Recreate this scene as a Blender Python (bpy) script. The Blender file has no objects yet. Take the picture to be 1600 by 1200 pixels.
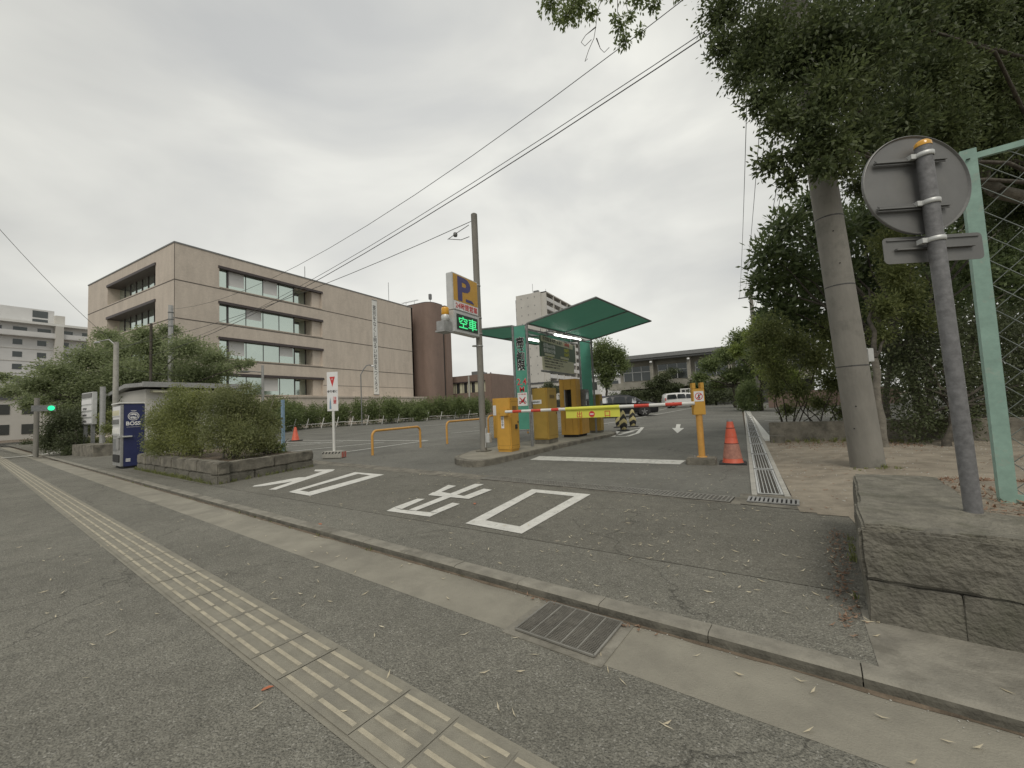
import bpy, bmesh, math, random
import numpy as np
from mathutils import Vector, Matrix
sc = bpy.context.scene
COL = sc.collection
R = math.radians
# ------------------------------------------------------------------ camera
H = 1.2
CX = Vector((0.872, 0.488, -0.046)); CY = Vector((0.070, -0.031, 0.997)); CZ = Vector((0.485, -0.873, -0.061))
CZ.normalize(); CX = (CX - CX.dot(CZ)*CZ).normalized(); CY = CZ.cross(CX)
FPX = 637.0
cam = bpy.data.cameras.new('camera'); camo = bpy.data.objects.new('camera', cam); COL.objects.link(camo)
cam.sensor_width = 36; cam.lens = FPX/1600*36; cam.clip_end = 3000; cam.clip_start = 0.05
camo.matrix_world = Matrix(((CX.x, CY.x, CZ.x, 0), (CX.y, CY.y, CZ.y, 0), (CX.z, CY.z, CZ.z, H), (0, 0, 0, 1)))
sc.camera = camo
# ------------------------------------------------------------------ world, sun, exposure
SUN_EL, SUN_AZ = 52.0, 150.0      # azimuth measured from +Y towards +X
w = bpy.data.worlds.new('World'); sc.world = w; w.use_nodes = True
nt = w.node_tree; N = nt.nodes; L = nt.links
bg = N['Background']; out = N['World Output']
sky = N.new('ShaderNodeTexSky'); sky.sky_type = 'NISHITA'; sky.sun_disc = False
sky.sun_elevation = R(SUN_EL); sky.sun_rotation = R(SUN_AZ); sky.air_density = 1.5; sky.dust_density = 4
skym = N.new('ShaderNodeMix'); skym.data_type = 'RGBA'; skym.blend_type = 'MIX'
tc = N.new('ShaderNodeTexCoord')
mp = N.new('ShaderNodeMapping'); mp.inputs['Scale'].default_value = (1.0, 1.0, 2.4); mp.inputs['Location'].default_value = (3.1, 1.7, 0.4)
L.new(tc.outputs['Generated'], mp.inputs['Vector'])
n1 = N.new('ShaderNodeTexNoise'); n1.inputs['Scale'].default_value = 1.7; n1.inputs['Detail'].default_value = 5; n1.inputs['Roughness'].default_value = 0.48; n1.inputs['Distortion'].default_value = 0.4
L.new(mp.outputs[0], n1.inputs['Vector'])
cr = N.new('ShaderNodeValToRGB')
cr.color_ramp.elements[0].position = 0.30; cr.color_ramp.elements[0].color = (5.9, 5.98, 5.9, 1)
cr.color_ramp.elements[1].position = 0.68; cr.color_ramp.elements[1].color = (9.3, 9.25, 8.6, 1)
e = cr.color_ramp.elements.new(0.48); e.color = (7.2, 7.2, 6.85, 1)
L.new(n1.outputs['Fac'], cr.inputs['Fac'])
# cloud deck is thinner, so brighter, towards the hidden sun side of the sky ahead-left
dp = N.new('ShaderNodeVectorMath'); dp.operation = 'DOT_PRODUCT'; dp.inputs[1].default_value = Vector((-0.55, 0.78, 0.27)).normalized()
L.new(tc.outputs['Generated'], dp.inputs[0])
mr = N.new('ShaderNodeMapRange'); mr.interpolation_type = 'SMOOTHSTEP'
mr.inputs['From Min'].default_value = 0.55; mr.inputs['From Max'].default_value = 1.0; mr.inputs['To Min'].default_value = 0.86; mr.inputs['To Max'].default_value = 1.16
L.new(dp.outputs['Value'], mr.inputs['Value'])
mm = N.new('ShaderNodeVectorMath'); mm.operation = 'SCALE'
L.new(cr.outputs['Color'], mm.inputs[0]); L.new(mr.outputs['Result'], mm.inputs['Scale'])
skym.inputs[0].default_value = 0.96
L.new(sky.outputs[0], skym.inputs[6]); L.new(mm.outputs[0], skym.inputs[7])
L.new(skym.outputs[2], bg.inputs['Color']); bg.inputs['Strength'].default_value = 0.086
sun = bpy.data.lights.new('sun', 'SUN'); suno = bpy.data.objects.new('sun', sun); COL.objects.link(suno)
sun.energy = 1.3; sun.angle = R(25); sun.color = (1, 0.94, 0.84)
sd = Vector((math.sin(R(SUN_AZ))*math.cos(R(SUN_EL)), math.cos(R(SUN_AZ))*math.cos(R(SUN_EL)), math.sin(R(SUN_EL))))
suno.rotation_euler = sd.to_track_quat('Z', 'Y').to_euler(); suno.location = (0, -5, 30)
vs = sc.view_settings; vs.view_transform = 'Standard'; vs.look = 'None'; vs.exposure = 0.09; vs.gamma = 1; vs.use_curve_mapping = False
sc.cycles.max_bounces = 6; sc.cycles.transparent_max_bounces = 6
# ------------------------------------------------------------------ survey helpers: points of the site from the survey photo
def zg(Y): return 0.0 if Y < 6 else min(.008*(Y-6), .43)
def ray(px, py): return CX*(px-800) - CY*(py-600) - CZ*FPX
def gz(px, py, z=0.0):
    r = ray(px, py); t = (z-H)/r.z
    return Vector((r.x*t, r.y*t, z))
def gs(px, py):
    z = 0.0
    for i in range(25):
        p = gz(px, py, z); z = zg(p.y)
    return p
def at(px, py, d): return ray(px, py)*(d/FPX) + Vector((0, 0, H))
# ------------------------------------------------------------------ materials
def newmat(name):
    m = bpy.data.materials.new(name); m.use_nodes = True
    return m, m.node_tree.nodes, m.node_tree.links, m.node_tree.nodes['Principled BSDF']
def mat(name, col, rough=.6, metal=0, var=.12, scale=6, bump=0, bscale=60, spec=.5, coat=0, stretch=None, dirt=None, island=0):
    m, n, l, b = newmat(name)
    b.inputs['Roughness'].default_value = rough; b.inputs['Metallic'].default_value = metal
    b.inputs['Specular IOR Level'].default_value = spec; b.inputs['Coat Weight'].default_value = coat
    t = n.new('ShaderNodeTexCoord'); vec = t.outputs['Object']
    if stretch:
        mpp = n.new('ShaderNodeMapping'); mpp.inputs['Scale'].default_value = stretch; l.new(vec, mpp.inputs['Vector']); vec = mpp.outputs[0]
    no = n.new('ShaderNodeTexNoise'); no.inputs['Scale'].default_value = scale; no.inputs['Detail'].default_value = 7; no.inputs['Roughness'].default_value = .65
    l.new(vec, no.inputs['Vector'])
    ra = n.new('ShaderNodeValToRGB')
    d = [max(0, c*(1-var*1.6)) for c in col]; u = [min(1, c*(1+var)) for c in col]
    ra.color_ramp.elements[0].position = .3; ra.color_ramp.elements[0].color = (*d, 1)
    ra.color_ramp.elements[1].position = .7; ra.color_ramp.elements[1].color = (*u, 1)
    l.new(no.outputs['Fac'], ra.inputs['Fac']); cur = ra.outputs['Color']
    if dirt:
        n2 = n.new('ShaderNodeTexNoise'); n2.inputs['Scale'].default_value = dirt[1]; n2.inputs['Detail'].default_value = 8; n2.inputs['Roughness'].default_value = .7
        l.new(t.outputs['Object'], n2.inputs['Vector'])
        r2 = n.new('ShaderNodeMapRange'); r2.inputs['From Min'].default_value = dirt[2]; r2.inputs['From Max'].default_value = dirt[2]+.14; r2.inputs['To Max'].default_value = dirt[3]
        l.new(n2.outputs['Fac'], r2.inputs['Value'])
        mx = n.new('ShaderNodeMix'); mx.data_type = 'RGBA'; l.new(r2.outputs[0], mx.inputs[0]); l.new(cur, mx.inputs[6]); mx.inputs[7].default_value = (*dirt[0], 1); cur = mx.outputs[2]
    if island:
        g = n.new('ShaderNodeNewGeometry'); r3 = n.new('ShaderNodeMapRange'); r3.inputs['To Min'].default_value = 1-island; r3.inputs['To Max'].default_value = 1+island
        l.new(g.outputs['Random Per Island'], r3.inputs['Value'])
        v3 = n.new('ShaderNodeVectorMath'); v3.operation = 'SCALE'; l.new(cur, v3.inputs[0]); l.new(r3.outputs[0], v3.inputs['Scale']); cur = v3.outputs[0]
    l.new(cur, b.inputs['Base Color'])
    if bump:
        n3 = n.new('ShaderNodeTexNoise'); n3.inputs['Scale'].default_value = bscale; n3.inputs['Detail'].default_value = 5
        l.new(vec, n3.inputs['Vector'])
        bu = n.new('ShaderNodeBump'); bu.inputs['Strength'].default_value = bump; bu.inputs['Distance'].default_value = 0.02
        l.new(n3.outputs['Fac'], bu.inputs['Height']); l.new(bu.outputs[0], b.inputs['Normal'])
    return m
def asphalt(name, base, grain=120, bump=.6, spk=.5, dist=.006, patch=.18, worn=None):
    m, n, l, b = newmat(name); b.inputs['Roughness'].default_value = .88; b.inputs['Specular IOR Level'].default_value = .3
    t = n.new('ShaderNodeTexCoord')
    v = n.new('ShaderNodeTexVoronoi'); v.inputs['Scale'].default_value = grain; v.inputs['Randomness'].default_value = 1; l.new(t.outputs['Object'], v.inputs['Vector'])
    sep = n.new('ShaderNodeSeparateColor'); l.new(v.outputs['Color'], sep.inputs[0])
    r1 = n.new('ShaderNodeMapRange'); r1.inputs['To Min'].default_value = 1-spk*.6; r1.inputs['To Max'].default_value = 1+spk*.45; l.new(sep.outputs[0], r1.inputs['Value'])
    # rare pale stones
    r1b = n.new('ShaderNodeMapRange'); r1b.inputs['From Min'].default_value = .955; r1b.inputs['From Max'].default_value = .985; r1b.inputs['To Max'].default_value = .75*spk; l.new(sep.outputs[1], r1b.inputs['Value'])
    no = n.new('ShaderNodeTexNoise'); no.inputs['Scale'].default_value = .55; no.inputs['Detail'].default_value = 8; no.inputs['Roughness'].default_value = .6; l.new(t.outputs['Object'], no.inputs['Vector'])
    r2 = n.new('ShaderNodeMapRange'); r2.inputs['From Min'].default_value = .3; r2.inputs['From Max'].default_value = .7; r2.inputs['To Min'].default_value = 1-patch; r2.inputs['To Max'].default_value = 1+patch; l.new(no.outputs['Fac'], r2.inputs['Value'])
    n5 = n.new('ShaderNodeTexNoise'); n5.inputs['Scale'].default_value = 9; n5.inputs['Detail'].default_value = 4; l.new(t.outputs['Object'], n5.inputs['Vector'])
    r5 = n.new('ShaderNodeMapRange'); r5.inputs['From Min'].default_value = .3; r5.inputs['From Max'].default_value = .7; r5.inputs['To Min'].default_value = .9; r5.inputs['To Max'].default_value = 1.1; l.new(n5.outputs['Fac'], r5.inputs['Value'])
    mu = n.new('ShaderNodeMath'); mu.operation = 'MULTIPLY'; l.new(r1.outputs[0], mu.inputs[0]); l.new(r2.outputs[0], mu.inputs[1])
    mu2 = n.new('ShaderNodeMath'); mu2.operation = 'MULTIPLY'; l.new(mu.outputs[0], mu2.inputs[0]); l.new(r5.outputs[0], mu2.inputs[1])
    n6 = n.new('ShaderNodeTexNoise'); n6.inputs['Scale'].default_value = 2.3; n6.inputs['Detail'].default_value = 9; n6.inputs['Roughness'].default_value = .75; l.new(t.outputs['Object'], n6.inputs['Vector'])
    r6 = n.new('ShaderNodeMapRange'); r6.inputs['From Min'].default_value = .56; r6.inputs['From Max'].default_value = .72; r6.inputs['To Min'].default_value = 1; r6.inputs['To Max'].default_value = .74; l.new(n6.outputs['Fac'], r6.inputs['Value'])
    wv = n.new('ShaderNodeVectorMath'); wv.operation = 'ADD'; l.new(t.outputs['Object'], wv.inputs[0]); n7 = n.new('ShaderNodeTexNoise'); n7.inputs['Scale'].default_value = 3; n7.inputs['Detail'].default_value = 5; l.new(t.outputs['Object'], n7.inputs['Vector'])
    ws = n.new('ShaderNodeVectorMath'); ws.operation = 'SCALE'; ws.inputs['Scale'].default_value = .5; l.new(n7.outputs['Color'], ws.inputs[0]); l.new(ws.outputs[0], wv.inputs[1])
    vc = n.new('ShaderNodeTexVoronoi'); vc.feature = 'DISTANCE_TO_EDGE'; vc.inputs['Scale'].default_value = .33; l.new(wv.outputs[0], vc.inputs['Vector'])
    rc = n.new('ShaderNodeMapRange'); rc.inputs['From Max'].default_value = .0035; rc.inputs['To Min'].default_value = .55; rc.inputs['To Max'].default_value = 1; l.new(vc.outputs['Distance'], rc.inputs['Value'])
    m6 = n.new('ShaderNodeMath'); m6.operation = 'MULTIPLY'; l.new(mu2.outputs[0], m6.inputs[0]); l.new(r6.outputs[0], m6.inputs[1]); mu2 = n.new('ShaderNodeMath'); mu2.operation = 'MULTIPLY'; l.new(m6.outputs[0], mu2.inputs[0]); l.new(rc.outputs[0], mu2.inputs[1])
    vm = n.new('ShaderNodeVectorMath'); vm.operation = 'SCALE'; vm.inputs[0].default_value = base; l.new(mu2.outputs[0], vm.inputs['Scale'])
    mx = n.new('ShaderNodeMix'); mx.data_type = 'RGBA'; l.new(r1b.outputs[0], mx.inputs[0]); l.new(vm.outputs[0], mx.inputs[6]); mx.inputs[7].default_value = (.5, .49, .45, 1)
    l.new(mx.outputs[2], b.inputs['Base Color'])
    v2 = n.new('ShaderNodeTexVoronoi'); v2.inputs['Scale'].default_value = grain*.8; v2.feature = 'SMOOTH_F1'; l.new(t.outputs['Object'], v2.inputs['Vector'])
    n4 = n.new('ShaderNodeTexNoise'); n4.inputs['Scale'].default_value = grain*.35; n4.inputs['Detail'].default_value = 3; l.new(t.outputs['Object'], n4.inputs['Vector'])
    ad = n.new('ShaderNodeMath'); ad.operation = 'SUBTRACT'; l.new(n4.outputs['Fac'], ad.inputs[0]); l.new(v2.outputs['Distance'], ad.inputs[1])
    bu = n.new('ShaderNodeBump'); bu.inputs['Strength'].default_value = bump; bu.inputs['Distance'].default_value = dist; l.new(ad.outputs[0], bu.inputs['Height']); l.new(bu.outputs[0], b.inputs['Normal'])
    return m
def leafmat(name, c1, c2, trans=.3, rough=.5, c3=None):
    m, n, l, b = newmat(name); b.inputs['Roughness'].default_value = rough; b.inputs['Specular IOR Level'].default_value = .35
    g = n.new('ShaderNodeNewGeometry'); ra = n.new('ShaderNodeValToRGB')
    ra.color_ramp.elements[0].color = (*c1, 1); ra.color_ramp.elements[1].color = (*c2, 1)
    if c3:
        ra.color_ramp.elements[1].position = .93; e3 = ra.color_ramp.elements.new(1.0); e3.color = (*c3, 1)
    t = n.new('ShaderNodeTexCoord'); no = n.new('ShaderNodeTexNoise'); no.inputs['Scale'].default_value = 1.1; no.inputs['Detail'].default_value = 3; l.new(t.outputs['Object'], no.inputs['Vector'])
    a = n.new('ShaderNodeMath'); a.operation = 'MULTIPLY_ADD'; a.inputs[1].default_value = .55; l.new(g.outputs['Random Per Island'], a.inputs[0])
    q = n.new('ShaderNodeMapRange'); q.inputs['From Min'].default_value = .3; q.inputs['From Max'].default_value = .7; q.inputs['To Max'].default_value = .45; l.new(no.outputs['Fac'], q.inputs['Value']); l.new(q.outputs[0], a.inputs[2])
    l.new(a.outputs[0], ra.inputs['Fac']); l.new(ra.outputs[0], b.inputs['Base Color'])
    tr = n.new('ShaderNodeBsdfTranslucent'); hs = n.new('ShaderNodeHueSaturation'); hs.inputs['Value'].default_value = 1.5; l.new(ra.outputs[0], hs.inputs['Color']); l.new(hs.outputs[0], tr.inputs['Color'])
    ms = n.new('ShaderNodeMixShader'); ms.inputs[0].default_value = trans; l.new(b.outputs[0], ms.inputs[1]); l.new(tr.outputs[0], ms.inputs[2]); l.new(ms.outputs[0], n['Material Output'].inputs['Surface'])
    return m
def emit(name, col, s):
    m, n, l, b = newmat(name); b.inputs['Base Color'].default_value = (*col, 1); b.inputs['Emission Color'].default_value = (*col, 1); b.inputs['Emission Strength'].default_value = s
    return m
M = {}
M['asp_coarse'] = asphalt('asphalt_coarse', (.198, .192, .163), grain=150, bump=1.0, spk=.55, dist=.010, patch=.14)
M['asp_apron'] = asphalt('asphalt_apron', (.165, .159, .134), grain=120, bump=1.0, spk=.5, dist=.008, patch=.2)
M['asp_lot'] = asphalt('asphalt_lot', (.158, .156, .138), grain=120, bump=.6, spk=.35, dist=.004, patch=.22)
M['conc'] = mat('concrete_gutter', (.285, .268, .22), .9, var=.14, scale=2.2, bump=.35, bscale=120, dirt=((.19, .178, .148), 1.3, .5, .6))
M['kerb_face'] = mat('kerb_face_shade', (.12, .113, .092), .95, var=.3, scale=7, bump=.5, bscale=60)  # kerb front coloured dark to paint the shadow line below the kerb
M['grating'] = mat('grating_iron', (.20, .19, .165), .7, metal=.3, var=.2, scale=20)
M['kerb'] = mat('concrete_kerb', (.265, .25, .21), .9, var=.2, scale=5, bump=.4, bscale=90, dirt=((.12, .112, .09), 2.2, .5, .7))
M['conc_d'] = mat('concrete_dirty', (.21, .195, .16), .92, var=.3, scale=4, bump=.6, bscale=40, dirt=((.07, .068, .055), 2.2, .5, .7))
M['conc_l'] = mat('concrete_light', (.42, .41, .37), .85, var=.15, scale=5, bump=.3, bscale=60, dirt=((.2, .19, .165), 4, .55, .5))
M['pole_c'] = mat('concrete_pole', (.235, .225, .20), .85, var=.14, scale=3, bump=.25, bscale=30, dirt=((.10, .10, .085), 1.6, .54, .55), stretch=(1, 1, .35))
M['stone'] = mat('andesite', (.185, .175, .145), .95, var=.26, scale=7, bump=.9, bscale=45, dirt=((.095, .095, .07), 3.5, .5, .7))
M['stone_top'] = mat('stone_top', (.21, .198, .162), .95, var=.24, scale=11, bump=.9, bscale=50, dirt=((.12, .118, .085), 5, .5, .65))
M['sand'] = mat('sandy_soil', (.30, .262, .205), .95, var=.2, scale=3, bump=.6, bscale=50, dirt=((.16, .135, .10), 1.6, .52, .65))
M['soil'] = mat('soil', (.16, .125, .09), .95, var=.35, scale=8, bump=.7, bscale=50)
M['tactile'] = mat('tactile_base', (.262, .247, .20), .85, var=.12, scale=8, bump=.3, bscale=150, dirt=((.20, .19, .16), 5, .5, .6))
M['tactile_bar'] = mat('tactile_bar', (.44, .40, .305), .8, var=.16, scale=11, bump=.25, bscale=200, dirt=((.31, .285, .23), 12, .55, .8))
M['paint'] = mat('road_paint', (.68, .675, .63), .75, var=.1, scale=8, bump=.4, bscale=150, dirt=((.20, .195, .17), 18, .575, .9))
M['paint_old'] = mat('road_paint_worn', (.58, .58, .54), .8, var=.15, scale=8, bump=.4, bscale=120, dirt=((.17, .17, .15), 11, .54, .9))
M['steel'] = mat('galvanised', (.42, .42, .41), .5, metal=.55, var=.12, scale=9, dirt=((.28, .27, .25), 6, .58, .5))
M['steel_d'] = mat('cast_iron', (.085, .085, .083), .6, metal=.4, var=.3, scale=20, bump=.3, bscale=150)
M['post_grey'] = mat('post_grey', (.20, .20, .205), .6, metal=.2, var=.22, scale=26, bump=.15, bscale=60)
M['sign_back'] = mat('sign_back', (.20, .20, .195), .5, metal=.45, var=.1, scale=3, dirt=((.24, .235, .22), 2.4, .52, .5))
M['alu'] = mat('alu_light', (.62, .63, .62), .45, metal=.3, var=.07)
M['black'] = mat('black_shade', (.012, .012, .012), .9, var=.1)
M['rubber'] = mat('rubber', (.035, .035, .035), .85, var=.3, scale=20)
M['yellow'] = mat('yellow_box', (.60, .335, .055), .5, var=.08, scale=3, dirt=((.40, .24, .06), 3, .62, .5))
M['yellow_o'] = mat('ochre_box', (.42, .275, .06), .5, var=.08, scale=3)
M['yellow_pipe'] = mat('orange_pipe', (.62, .33, .08), .45, var=.12, scale=9, dirt=((.3, .2, .1), 12, .64, .5))
M['plate'] = mat('fluor_plate', (.72, .72, .10), .5, var=.03)
M['red'] = mat('red_paint', (.62, .07, .045), .5, var=.08)
M['red_s'] = mat('red_sign', (.62, .05, .05), .5, var=.03)
M['orange'] = mat('cone_orange', (.62, .115, .06), .55, var=.15, scale=9, dirt=((.30, .17, .13), 9, .55, .6))
M['orange_d'] = mat('cone_faded', (.42, .20, .15), .7, var=.2, scale=14)
M['white'] = mat('white_paint', (.74, .74, .71), .5, var=.05, dirt=((.5, .49, .46), 5, .6, .5))
M['white_s'] = mat('white_sign', (.80, .80, .80), .4, var=.02)
M['navy'] = mat('navy_panel', (.03, .038, .115), .4, var=.1, coat=.2)
M['blue_s'] = mat('blue_sign', (.075, .07, .20), .5, var=.05)
M['blue_p'] = mat('blue_post', (.22, .33, .44), .55, var=.15, scale=12, dirt=((.3, .25, .2), 10, .62, .6))
M['amber'] = mat('amber_face', (.60, .34, .045), .45, var=.05)
M['amber_l'] = mat('amber_lens', (.75, .38, .03), .2, var=.1, coat=.5)
M['teal'] = mat('teal_panel', (.095, .335, .25), .5, var=.1, scale=3, dirt=((.07, .22, .17), 3, .6, .5))
M['teal_roof'] = mat('teal_roof', (.075, .235, .18), .42, var=.12, scale=2, dirt=((.05, .15, .12), 1.5, .55, .5))
M['fence_g'] = mat('fence_green', (.27, .41, .35), .65, var=.12, scale=14, dirt=((.36, .40, .34), 18, .56, .7))
M['wire'] = mat('fence_wire', (.20, .225, .21), .5, metal=.4, var=.2)
M['cable'] = mat('cable', (.09, .09, .09), .6, var=.1)
M['frame_g'] = mat('frame_grey', (.23, .235, .235), .55, metal=.2, var=.2, scale=12)
M['board_g'] = mat('board_green', (.07, .12, .07), .4, var=.06)
M['cream'] = mat('cream_panel', (.62, .60, .44), .5, var=.05)
M['yel_txt'] = mat('yellow_text', (.75, .72, .08), .5, var=.02)
M['blk_txt'] = mat('black_text', (.02, .02, .022), .5, var=.02)
M['led'] = emit('led_green', (.06, .75, .25), .8)
M['led_bg'] = mat('led_screen', (.02, .045, .03), .35, var=.3, scale=40)
M['tube'] = emit('tube_light', (1, .99, .93), 6)
M['sig'] = emit('signal_green', (.02, .75, .30), 1.25)
def roofmat(name, col):
    m = mat(name, col, .5, var=.12, scale=2, dirt=(tuple(c*.6 for c in col), 1.5, .5, .5)); n, l = m.node_tree.nodes, m.node_tree.links; b = n['Principled BSDF']
    tr = n.new('ShaderNodeBsdfTranslucent'); tr.inputs['Color'].default_value = (.27, .47, .39, 1)
    ms = n.new('ShaderNodeMixShader'); ms.inputs[0].default_value = .6; l.new(b.outputs[0], ms.inputs[1]); l.new(tr.outputs[0], ms.inputs[2]); l.new(ms.outputs[0], n['Material Output'].inputs['Surface']); return m
M['teal_roof'] = roofmat('teal_roof', (.10, .24, .185))
def facade(name, base, mortar=.85):
    m = mat(name, base, .85, var=.07, scale=1.4, bump=0, dirt=(tuple(c*.80 for c in base), .5, .5, .5), stretch=(1, 1, .18))
    n, l = m.node_tree.nodes, m.node_tree.links; b = n['Principled BSDF']; src = b.inputs['Base Color'].links[0].from_socket
    t = n.new('ShaderNodeTexCoord'); mp = n.new('ShaderNodeMapping'); mp.inputs['Scale'].default_value = (4.2, 4.2, 8); l.new(t.outputs['Object'], mp.inputs[0])
    no = n.new('ShaderNodeTexNoise'); no.inputs['Scale'].default_value = 1.6; no.inputs['Detail'].default_value = 6; no.inputs['Roughness'].default_value = .8; l.new(mp.outputs[0], no.inputs['Vector'])
    mr = n.new('ShaderNodeMapRange'); mr.inputs['From Min'].default_value = .25; mr.inputs['From Max'].default_value = .75; mr.inputs['To Min'].default_value = .84; mr.inputs['To Max'].default_value = 1.12; l.new(no.outputs['Fac'], mr.inputs['Value'])
    v = n.new('ShaderNodeVectorMath'); v.operation = 'SCALE'; l.new(src, v.inputs[0]); l.new(mr.outputs[0], v.inputs['Scale']); l.new(v.outputs[0], b.inputs['Base Color'])
    return m
M['tan'] = facade('tan_tile', (.60, .53, .455))
M['tan_d'] = mat('tan_joint', (.13, .115, .10), .9)
M['brown'] = facade('brown_tile', (.235, .17, .14))
M['brown_d'] = mat('dark_bronze', (.065, .052, .052), .5, var=.1)
M['apt'] = mat('apartment_wall', (.56, .545, .505), .9, var=.05, scale=.4)
M['apt_w'] = mat('apartment_white', (.66, .66, .65), .85, var=.05, scale=.4)
M['bldg_g'] = mat('grey_concrete_wall', (.33, .315, .27), .9, var=.14, scale=.8, dirt=((.19, .185, .155), .7, .5, .6))
M['roof_t'] = mat('grey_roof', (.10, .105, .11), .8, var=.15, scale=2)
M['inner'] = mat('recess_shade', (.06, .06, .058), .8, var=.2, scale=.8)  # dark tone painted as the shade under the hall balcony
def glassmat(name, col, metal=.75, rough=.06):
    m, n, l, b = newmat(name); b.inputs['Base Color'].default_value = (*col, 1); b.inputs['Metallic'].default_value = metal; b.inputs['Roughness'].default_value = rough
    t = n.new('ShaderNodeTexCoord'); no = n.new('ShaderNodeTexNoise'); no.inputs['Scale'].default_value = .35; l.new(t.outputs['Object'], no.inputs['Vector'])
    bu = n.new('ShaderNodeBump'); bu.inputs['Strength'].default_value = .12; bu.inputs['Distance'].default_value = .2; l.new(no.outputs['Fac'], bu.inputs['Height']); l.new(bu.outputs[0], b.inputs['Normal'])
    return m
M['glass_b'] = glassmat('office_glass', (.66, .76, .70), .85)
M['glass_d'] = glassmat('dark_glass', (.10, .11, .11), .5)
M['glass_car'] = glassmat('car_glass', (.05, .055, .06), .5, .05)
M['car_blk'] = mat('car_black', (.014, .015, .018), .3, metal=.2, var=.05, coat=.5)
M['car_wht'] = mat('car_white', (.72, .72, .71), .3, var=.03, coat=.7)
M['rim'] = mat('alloy', (.45, .45, .46), .3, metal=.8, var=.05)
M['lamp'] = mat('lamp_glass', (.7, .72, .74), .12, metal=.3, var=.1, coat=1)
M['bark'] = mat('bark', (.085, .075, .06), .95, var=.35, scale=9, bump=.9, bscale=30)
M['bark_l'] = mat('bark_pale', (.20, .185, .155), .95, var=.25, scale=9, bump=.7, bscale=30)
M['lf_dark'] = leafmat('leaf_dark', (0.050, 0.070, 0.033), (0.14, 0.17, 0.066), 0.34)
M['lf_mid'] = leafmat('leaf_mid', (0.081, 0.112, 0.048), (0.231, 0.281, 0.112), 0.38)
M['lf_big'] = leafmat('leaf_big', (0.066, 0.096, 0.046), (0.192, 0.240, 0.102), 0.34, .38)
M['lf_lite'] = leafmat('leaf_light', (0.105, 0.149, 0.041), (0.299, 0.351, 0.098), 0.40)
M['lf_azal'] = leafmat('leaf_azalea', (0.105, 0.13, 0.052), (0.30, 0.32, 0.115), 0.40)
M['lf_azal2'] = leafmat('leaf_azalea_dull', (0.105, 0.126, 0.056), (0.275, 0.29, 0.125), 0.38)
M['lf_cherry'] = leafmat('leaf_cherry', (0.13, 0.16, 0.085), (0.32, 0.365, 0.19), 0.45)
M['lf_hedge'] = leafmat('leaf_hedge', (0.053, 0.065, 0.035), (0.131, 0.156, 0.075), 0.30)
M['litter'] = leafmat('leaf_litter', (.17, .095, .06), (.34, .235, .165), .1, .8)
M['litter_red'] = leafmat('leaf_red', (.36, .10, .05), (.55, .22, .12), .1, .7)
M['fallen'] = leafmat('leaf_fallen', (.42, .36, .24), (.66, .60, .46), .1, .7, (.45, .10, .06))
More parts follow.
